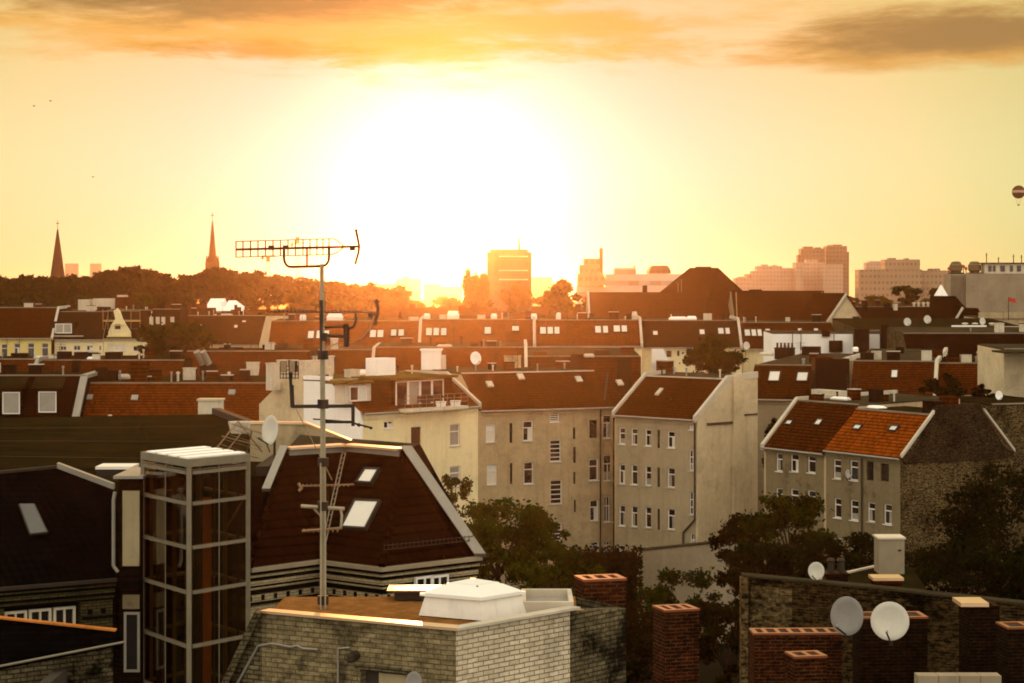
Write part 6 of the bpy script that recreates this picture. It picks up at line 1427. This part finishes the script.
# second low skylight frame and slab
fs = thing('skylight_frame', 'low empty roof light frame to the right of the white roof dome', 'skylight', Wp(548, 36.3, z=zR-.1))
o2 = Wp(547, 36.15, z=zR-.1); mb = MB()
def q2(hw, hd, z): return [o2+Vector((1,.0,0))*sx*hw+Vector((0,1,0))*sy*hd+U*z for sx, sy in ((-1,-1),(1,-1),(1,1),(-1,1))]
A_, B_ = q2(.46, .8, .0), q2(.46, .8, .2); C_, D_ = q2(.38, .7, 0), q2(.38, .7, .2)
for i in range(4):
    j = (i+1) % 4; mb.hexa([A_[i], A_[j], C_[j], C_[i], B_[i], B_[j], D_[j], D_[i]])
mb.build('frame', M['coping'], fs, True); MB().poly([p+U*.06 for p in C_]).build('pane', M['curtain'], fs, True)
sb_ = thing('roof_slab', 'thin pale slab on dark block at the rear of the gravel roof', 'roof box', Wp(415, 37, z=zR-.1))
o3 = Wp(417, 36.9, z=zR-.1); MB().box(o3.x-.42, o3.x+.55, o3.y, o3.y+.5, zR-.1, zR+.05).build('block', M['darksteel'], sb_, True); MB().box(o3.x-.55, o3.x+.6, o3.y-.08, o3.y+.6, zR+.052, zR+.085).build('slab', M['rim'], sb_, True)

# ------------------------------------------------------------------ free brick chimneys
def stack(name, label, px0, px1, pyt, d, mat='rbrick', dp=.75, flues=2, bottom=0, rz=.35, rim='rim', over_=.012):
    a, b = Wp(px0, d), Wp(px1, d); w_ = (b.x-a.x); o = Vector(((a.x+b.x)/2, d+dp/2, 0)); zt = Zp(pyt, d)
    t = thing(name, label, 'chimney', (o.x, o.y, bottom), 0)
    c, s_ = math.cos(rz), math.sin(rz); k = w_/(abs(c)*1+abs(s_)*dp/max(w_, .01)) if rz else w_
    ux, uy = Vector((c, s_, 0)), Vector((-s_, c, 0)); hw, hd = k/2, dp/2
    MB().obox(o, ux, uy, U, -hw, hw, -hd, hd, bottom, zt-.048).build('shaft', M[mat], t, True)
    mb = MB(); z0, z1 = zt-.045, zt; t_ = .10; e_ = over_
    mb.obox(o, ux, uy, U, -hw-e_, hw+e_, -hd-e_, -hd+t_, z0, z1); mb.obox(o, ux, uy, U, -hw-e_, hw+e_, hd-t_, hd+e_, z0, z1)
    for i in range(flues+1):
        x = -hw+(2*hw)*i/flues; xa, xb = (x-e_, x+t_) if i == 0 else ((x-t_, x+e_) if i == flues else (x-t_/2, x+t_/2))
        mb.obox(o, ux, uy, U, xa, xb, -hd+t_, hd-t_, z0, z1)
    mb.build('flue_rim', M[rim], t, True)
    MB().obox(o, ux, uy, U, -hw+.05, hw-.05, -hd+.05, hd-.05, zt-.0475, zt-.04).build('flue_opening', M['pipe'], t, True)
    return t
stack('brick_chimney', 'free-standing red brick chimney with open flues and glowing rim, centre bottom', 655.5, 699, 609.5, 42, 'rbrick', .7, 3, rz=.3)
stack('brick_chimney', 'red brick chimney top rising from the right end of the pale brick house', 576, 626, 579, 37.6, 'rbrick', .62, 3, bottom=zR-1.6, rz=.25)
# ------------------------------------------------------------------ old brick walls on the right
ow = thing('old_brick_wall', 'long crumbling old brick wall behind the two big dishes', 'wall', Wp(880, 60, z=0))
w0, w1, w2 = Wp(744.5, 62, 577), Wp(875, 60, 589), Wp(1060, 57.5, 609)
d_ = Vector((0,.5,0))
MB().hexa([g_(w0,0), g_(w1,0), g_(w1,0)+d_, g_(w0,0)+d_, w0, w1, w1+d_, w0+d_]).hexa([g_(w1,0)+Vector((.003,0,0)), g_(w2,0), g_(w2,0)+d_, g_(w1,0)+d_, w1+Vector((.003,0,-.002)), w2, w2+d_, w1+d_]).build('wall', M['obrick'], ow, True)
a, b = Wp(751, 61.85, 585).lerp(Wp(751,61.85,585), 0), Wp(792, 61.2, 590)
MB().hexa([g_(a,14), g_(b,14), g_(b,14)+Vector((0,.15,0)), g_(a,14)+Vector((0,.15,0)), a, b, b+Vector((0,.15,0)), a+Vector((0,.15,0))]).build('lighter_patch', M['obrick2'], ow, True)
mb = MB()
for p, q in ((w0, w1), (w1, w2)): mb.hexa([p+Vector((-.05,-.06,.003)), q+Vector((-.003,-.06,.003)), q+Vector((-.003,.55,.003)), p+Vector((-.05,.55,.003)), p+Vector((-.05,-.06,.07)), q+Vector((-.003,-.06,.07)), q+Vector((-.003,.55,.07)), p+Vector((-.05,.55,.07))])
mb.build('coping', M['bitumen'], ow, True)
MB().box(w0.x-.12, w0.x+.1, w0.y-.12, w0.y+.3, 0, w0.z-.01).build('end_post', M['obrick2'], ow, True)
# flat roof behind it with the white ventilation box
br = thing('flat_roofed_house', 'dark flat roof with a pale edge behind the crumbling brick wall', 'house', Wp(860, 72, z=0))
b0, b1, b2, b3 = Wp(772, 63.5, z=18.2), Wp(1060, 60, z=17.6), Wp(1060, 76, z=17.6), Wp(892, 78, z=17.5)
zr_ = 17.6
pl_ = [Vector((p.x,p.y,zr_)) for p in (Wp(795,63.5), Wp(930,61.6), Wp(912,67.6), Wp(884,68.2))]
MB().prism([(p.x,p.y) for p in pl_], 0, zr_).build('wall', M['dbrick'], br, True)
MB().prism([(p.x,p.y) for p in pl_], zr_+.003, zr_+.09).build('flat_roof', M['felt'], br, True)
mb = MB(); strip(mb, pl_[0], pl_[3], .07, .093, .15); mb.build('roof_edge', M['coping'], br, True)
vb = thing('ventilation_box', 'pale tall ventilation box on the dark flat roof at right', 'box', Wp(891, 66, z=zr_+.09))
a, b = Wp(879, 66), Wp(904.5, 66); zt_ = Zp(537.5, 66)
MB().box(a.x, b.x, 66, 66.9, zr_+.093, zt_-.06).build('case', M['concrete'], vb, True); MB().box(a.x-.04, b.x+.04, 65.96, 66.94, zt_-.057, zt_).build('lid', M['offwhite'], vb, True)
MB().box(Wp(898,66).x, Wp(901,66).x, 65.97, 65.998, Zp(551,66), Zp(549.5,66)).build('handle', M['darksteel'], vb, True)
for i, (px0, px1, py, d, l) in enumerate(((825, 847, 576, 61.5, 'small brick stack on the old brick wall, beside the little dish'), (873.5, 901, 580, 60.6, 'small brick stack on the old brick wall, above the big white dish'))):
    t = thing('wall_stack', l, 'chimney', Wp(px0, d, z=Zp(596, d))); a, b = Wp(px0, d), Wp(px1, d)
    MB().box(a.x, b.x, d-.15, d+.55, Zp(600, d), Zp(py, d)).build('stack', M['rust' if i else 'dbrick'], t, True); MB().box(a.x-.05, b.x+.05, d-.2, d+.6, Zp(py, d)+.003, Zp(py, d)+.09).build('cap', M['hotcoping' if i else 'dbrick'], t, True)
    if i == 0:
        for px in (831, 841): q = Wp(px, d+.2, z=Zp(py, d)+.1); MB().lathe(q, [(.12,0),(.1,.3),(.13,.35),(.09,.42),(.0,.42)], 12).build('chimney_pot', M['darksteel'], t, True)
dish(817, 571, 60.4, 6.5, 9, 'small speckled satellite dish on top of the old brick wall', 'dish', yaw=-.6, post_py=585)
dish(849, 616, 44, 13, 19.5, 'large grey satellite dish, left one of the big foreground pair', 'dishgrey', yaw=-.75, post_py=640)
dish(890.5, 621, 43, 16.3, 19.3, 'large white satellite dish, right one of the big foreground pair', 'dish', yaw=-.35, post_py=646)
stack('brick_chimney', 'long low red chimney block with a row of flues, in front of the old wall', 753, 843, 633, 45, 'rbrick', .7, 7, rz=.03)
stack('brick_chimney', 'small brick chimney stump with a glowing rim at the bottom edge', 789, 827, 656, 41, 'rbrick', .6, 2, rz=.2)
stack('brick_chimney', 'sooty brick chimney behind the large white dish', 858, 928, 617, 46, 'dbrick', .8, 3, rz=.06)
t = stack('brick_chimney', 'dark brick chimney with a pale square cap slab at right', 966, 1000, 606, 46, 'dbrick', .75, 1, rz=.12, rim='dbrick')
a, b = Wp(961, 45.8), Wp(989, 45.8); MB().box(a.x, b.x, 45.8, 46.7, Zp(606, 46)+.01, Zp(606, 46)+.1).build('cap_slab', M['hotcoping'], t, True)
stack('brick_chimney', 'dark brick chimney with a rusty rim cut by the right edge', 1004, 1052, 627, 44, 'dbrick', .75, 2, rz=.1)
pp = thing('parapet_slab', 'pale jointed coping slabs along the bottom right edge', 'wall', Wp(960, 42, z=0))
for i in range(4):
    a, b = Wp(918+21*i, 42.6), Wp(918+21*i+20.4, 42.6); MB().box(a.x, b.x, 42.6, 43.0, Zp(676, 42.6)-.35, Zp(676, 42.6)).build('slab', M['concrete'], pp, True)
a, b = Wp(918, 42.65), Wp(1001, 42.65); MB().box(a.x, b.x, 42.66, 42.94, 0, Zp(676, 42.6)-.352).build('wall', M['dbrick'], pp, True)

# ------------------------------------------------------------------ antenna mast
D = 36.0
am = thing('antenna_mast', 'tall thin steel antenna mast with four crossed roof aerials, left of centre', 'antenna mast', Wp(323, D, z=zR-1.4))
q = lambda px, py, dd=0.0: Wp(px, D+dd, py)
mb = MB(); mb.tube(q(323.5, 760), q(323, 470), .058, .056, 12).tube(q(323, 470), q(322.5, 355), .05, .046, 12).tube(q(322.5, 355), q(321.8, 264), .045, .04, 12); mb.build('pole', M['steel'], am, True)
MB().tube(q(322.2, 356), q(321.8, 300), .046, n=10).build('sleeve', M['darksteel'], am, True)
for py in (355, 404, 462, 506, 600): MB().lathe(q(323, py), [(.06,-.08),(.1,-.08),(.1,.08),(.06,.08)], 10).build('collar', M['darksteel'], am, True)
# top: long lattice aerial on a U-shaped bracket
ta = MB(); ta.tube(q(236, 249.5), q(360, 246.5), .022, n=6)
el_ = [236, 243, 250.5, 258, 265.5, 273, 280.5, 288, 295.5, 303, 310, 317, 323, 329]
tp = lambda px: 241.5-(px-236)*.03; bt_ = lambda px: 257.2-(px-236)*.028
aer = ta.build('yagi_antenna', M['darksteel'], am, True)
mb = MB()
for px in el_:
    by = 249.5-(px-236)*.0242
    for dd in (-.16, .16): mb.tube(q(px, by), q(px, tp(px), dd), .014, n=4).tube(q(px, by), q(px, bt_(px), dd), .014, n=4)
    mb.tube(q(px, by, -.2), q(px, by, .2), .012, n=4)
for dd in (-.16, .16):
    for fn in (tp, bt_): mb.tube(q(236, fn(236), dd), q(332, fn(332), dd), .012, n=4)
for dd in (-.1, .1):
    mb.path([q(332, tp(332), dd), q(337, 240), q(344, 246.5)], .012, 4).path([q(332, bt_(332), dd), q(338, 252), q(344, 247)], .012, 4)
mb.build('elements', M['darksteel'], aer, True)
mb = MB(); mb.path([q(356, 230.5), q(358, 240), q(359.3, 246.5), q(358.6, 252), q(355.5, 263)], .022, 6)
for p_ in (q(356, 230.5), q(355.5, 263)): mb.lathe(p_, [(0,-.03),(.035,0),(0,.03)], 8)
for dd in (-.1, .1): mb.path([q(356.5, 231.5, dd), q(359.3, 246.5, dd*.3), q(356, 262, dd)], .012, 4)
mb.build('reflector', M['darksteel'], aer, True)
MB().box(q(350,0).x, q(355,0).x, D-.05, D+.05, Zp(250.5, D), Zp(246.5, D)).box(q(268.5,0).x, q(274,0).x, D-.05, D+.05, Zp(250,D), Zp(245.5,D)).box(q(283,0).x, q(288.5,0).x, D-.05, D+.05, Zp(248.6,D), Zp(245.3,D)).build('junction_box', M['darksteel'], aer, True)
mb = MB(); mb.path([q(284,248), q(284,259), q(285.2,263.5), q(288,266.5), q(292,267), q(321.5,266.2), q(326,265), q(328.6,261), q(329,256), q(329,247.5)], .024, 8).tube(q(307,247.8), q(307,266.8), .02, n=6); mb.build('bracket', M['darksteel'], am, True)
# second: thin many-toothed aerial
mb = MB(); mb.tube(q(270, 311), q(376, 312.5), .016, n=6); a2 = mb.build('yagi_antenna', M['rod'], am, True)
mb = MB()
for i in range(23): px = 271+i*4.1; mb.tube(q(px, 309.6), q(px, 312.4), .018, n=4).tube(q(px, 311, -.14), q(px, 311, .14), .012, n=4)
mb.build('elements', M['darksteel'], a2, True)
mb = MB(); mb.path([q(376.5, 301.5), q(378, 309), q(377.8, 313.5), q(374.5, 325)], .026, 6); mb.lathe(q(376.5, 301.5), [(0,.05),(.07,.0),(.04,-.03),(0,-.03)], 8); mb.build('reflector', M['darksteel'], a2, True)
MB().box(q(368,0).x, q(373,0).x, D-.04, D+.04, Zp(317,D), Zp(313,D)).build('junction_box', M['darksteel'], a2, True)
MB().path([q(356,312.5), q(356,321), q(354,326), q(350,328), q(345,328)], .026, 8).tube(q(346,324), q(346.5,347), .05, n=8).tube(q(323,335.5), q(348,336.5), .03, n=8).tube(q(323,327), q(345,327), .022, n=6).build('bracket', M['darksteel'], am, True)
MB().box(q(321,0).x, q(327.5,0).x, D-.1, D+.06, Zp(341,D), Zp(333,D)).build('clamp', M['darksteel'], am, True)
pts = [q(374, 316), q(370, 328), q(362, 338), q(352, 343), q(340, 342.5), q(330, 346), q(326, 352)]
MB().path(pts, .012, 5).build('cable', M['rod'], am, True)
# third: cross arm with a panel aerial on the left and a short yagi on the right
MB().tube(q(292,406.5), q(353,406), .032, n=8).build('crossarm', M['darksteel'], am, True)
MB().tube(q(292.5,407.5), q(291.5,385), .04, n=8).tube(q(291,389), q(289.5,360), .028, n=8).build('upright', M['darksteel'], am, True)
mb = MB()
for i, px in enumerate((281.5, 285.5, 292, 296)): mb.box(q(px,0).x-.022, q(px,0).x+.022, D-.06, D+.06, Zp(372,D), Zp(361,D))
for px in range(280, 299, 3): mb.tube(q(px, 366, -.1), q(px+.3, 379, -.1), .01, n=4)
for py in (366, 370, 374, 378): mb.tube(q(280, py, -.1), q(298, py, -.1), .01, n=4)
mb.build('panel_antenna', M['darksteel'], am, True)
MB().box(q(281.5,0).x, q(287,0).x, D-.14, D-.065, Zp(372,D), Zp(360.5,D)).box(q(290.5,0).x, q(295.5,0).x, D-.14, D-.065, Zp(372,D), Zp(360.5,D)).build('panel_cover', M['rod'], am, True)
MB().tube(q(353,404.5), q(353,426), .032, n=8).build('upright', M['darksteel'], am, True)
mb = MB(); mb.tube(q(313,419), q(353,422), .014, n=6).tube(q(325.5,422), q(353.5,422), .026, n=6).tube(q(353,423), q(372,428), .018, n=6); a3 = mb.build('yagi_antenna', M['darksteel'], am, True)
mb = MB()
for px, py, r in ((359, 425, .05), (365, 426.5, .035), (371, 428, .04)): mb.lathe(q(px, py), [(0,-r*.8),(r,0),(0,r*.8)], 8).tube(q(px, py, -.12), q(px, py, .12), .014, n=4)
for px in (329, 335, 341, 347): mb.tube(q(px, 420.5), q(px, 423.5), .014, n=4).tube(q(px, 422, -.14), q(px, 422, .14), .011, n=4)
mb.build('elements', M['darksteel'], a3, True)
# fourth and fifth: two rusty aerials on the lower arm
mb = MB(); mb.tube(q(302,486), q(354,484.5), .014, n=6); a4 = mb.build('yagi_antenna', M['rod'], am, True)
mb = MB()
for i in range(12): px = 303+i*4.1; mb.tube(q(px, 484.2), q(px, 486.6), .014, n=4).tube(q(px, 485.4, -.16), q(px, 485.4, .16), .011, n=4)
mb.path([q(298.5,483), q(300.5,487), q(303,487.5)], .03, 6).path([q(299,491), q(302,488)], .03, 6); mb.build('elements', M['rod'], a4, True)
MB().tube(q(301,506), q(344.5,508.8), .034, n=8).path([q(340.5,508.5), q(341.8,516), q(341,527)], .024, 8).path([q(314,509), q(319,514), q(322,519)], .018, 6).build('crossarm', M['steel'], am, True)
mb = MB(); mb.tube(q(302,531), q(342,528), .024, n=6); a5 = mb.build('yagi_antenna', M['rod'], am, True)
mb = MB()
for i in range(8): px = 304+i*4.8; mb.tube(q(px, 529), q(px, 532), .016, n=4).tube(q(px, 530.3, -.16), q(px, 530.3, .16), .012, n=4)
mb.build('elements', M['rod'], a5, True)
# cables strapped to the pole and a guy wire
MB().path([q(324.6,760,-.07), q(325.2,600,-.08), q(324.8,470,-.07), q(324,360,-.06)], .016, 6).path([q(321,760,-.08), q(320.8,640,-.08), q(321.2,520,-.08), q(320.8,463,-.08)], .02, 6).build('cable', M['steel'], am, True)
MB().tube(q(324, 463), q(332, 480), .01, n=4).tube(q(296, 409), q(318, 452), .009, n=4).tube(q(318,452), q(331,478), .009, n=4).build('stay_wire', M['rod'], am, True)
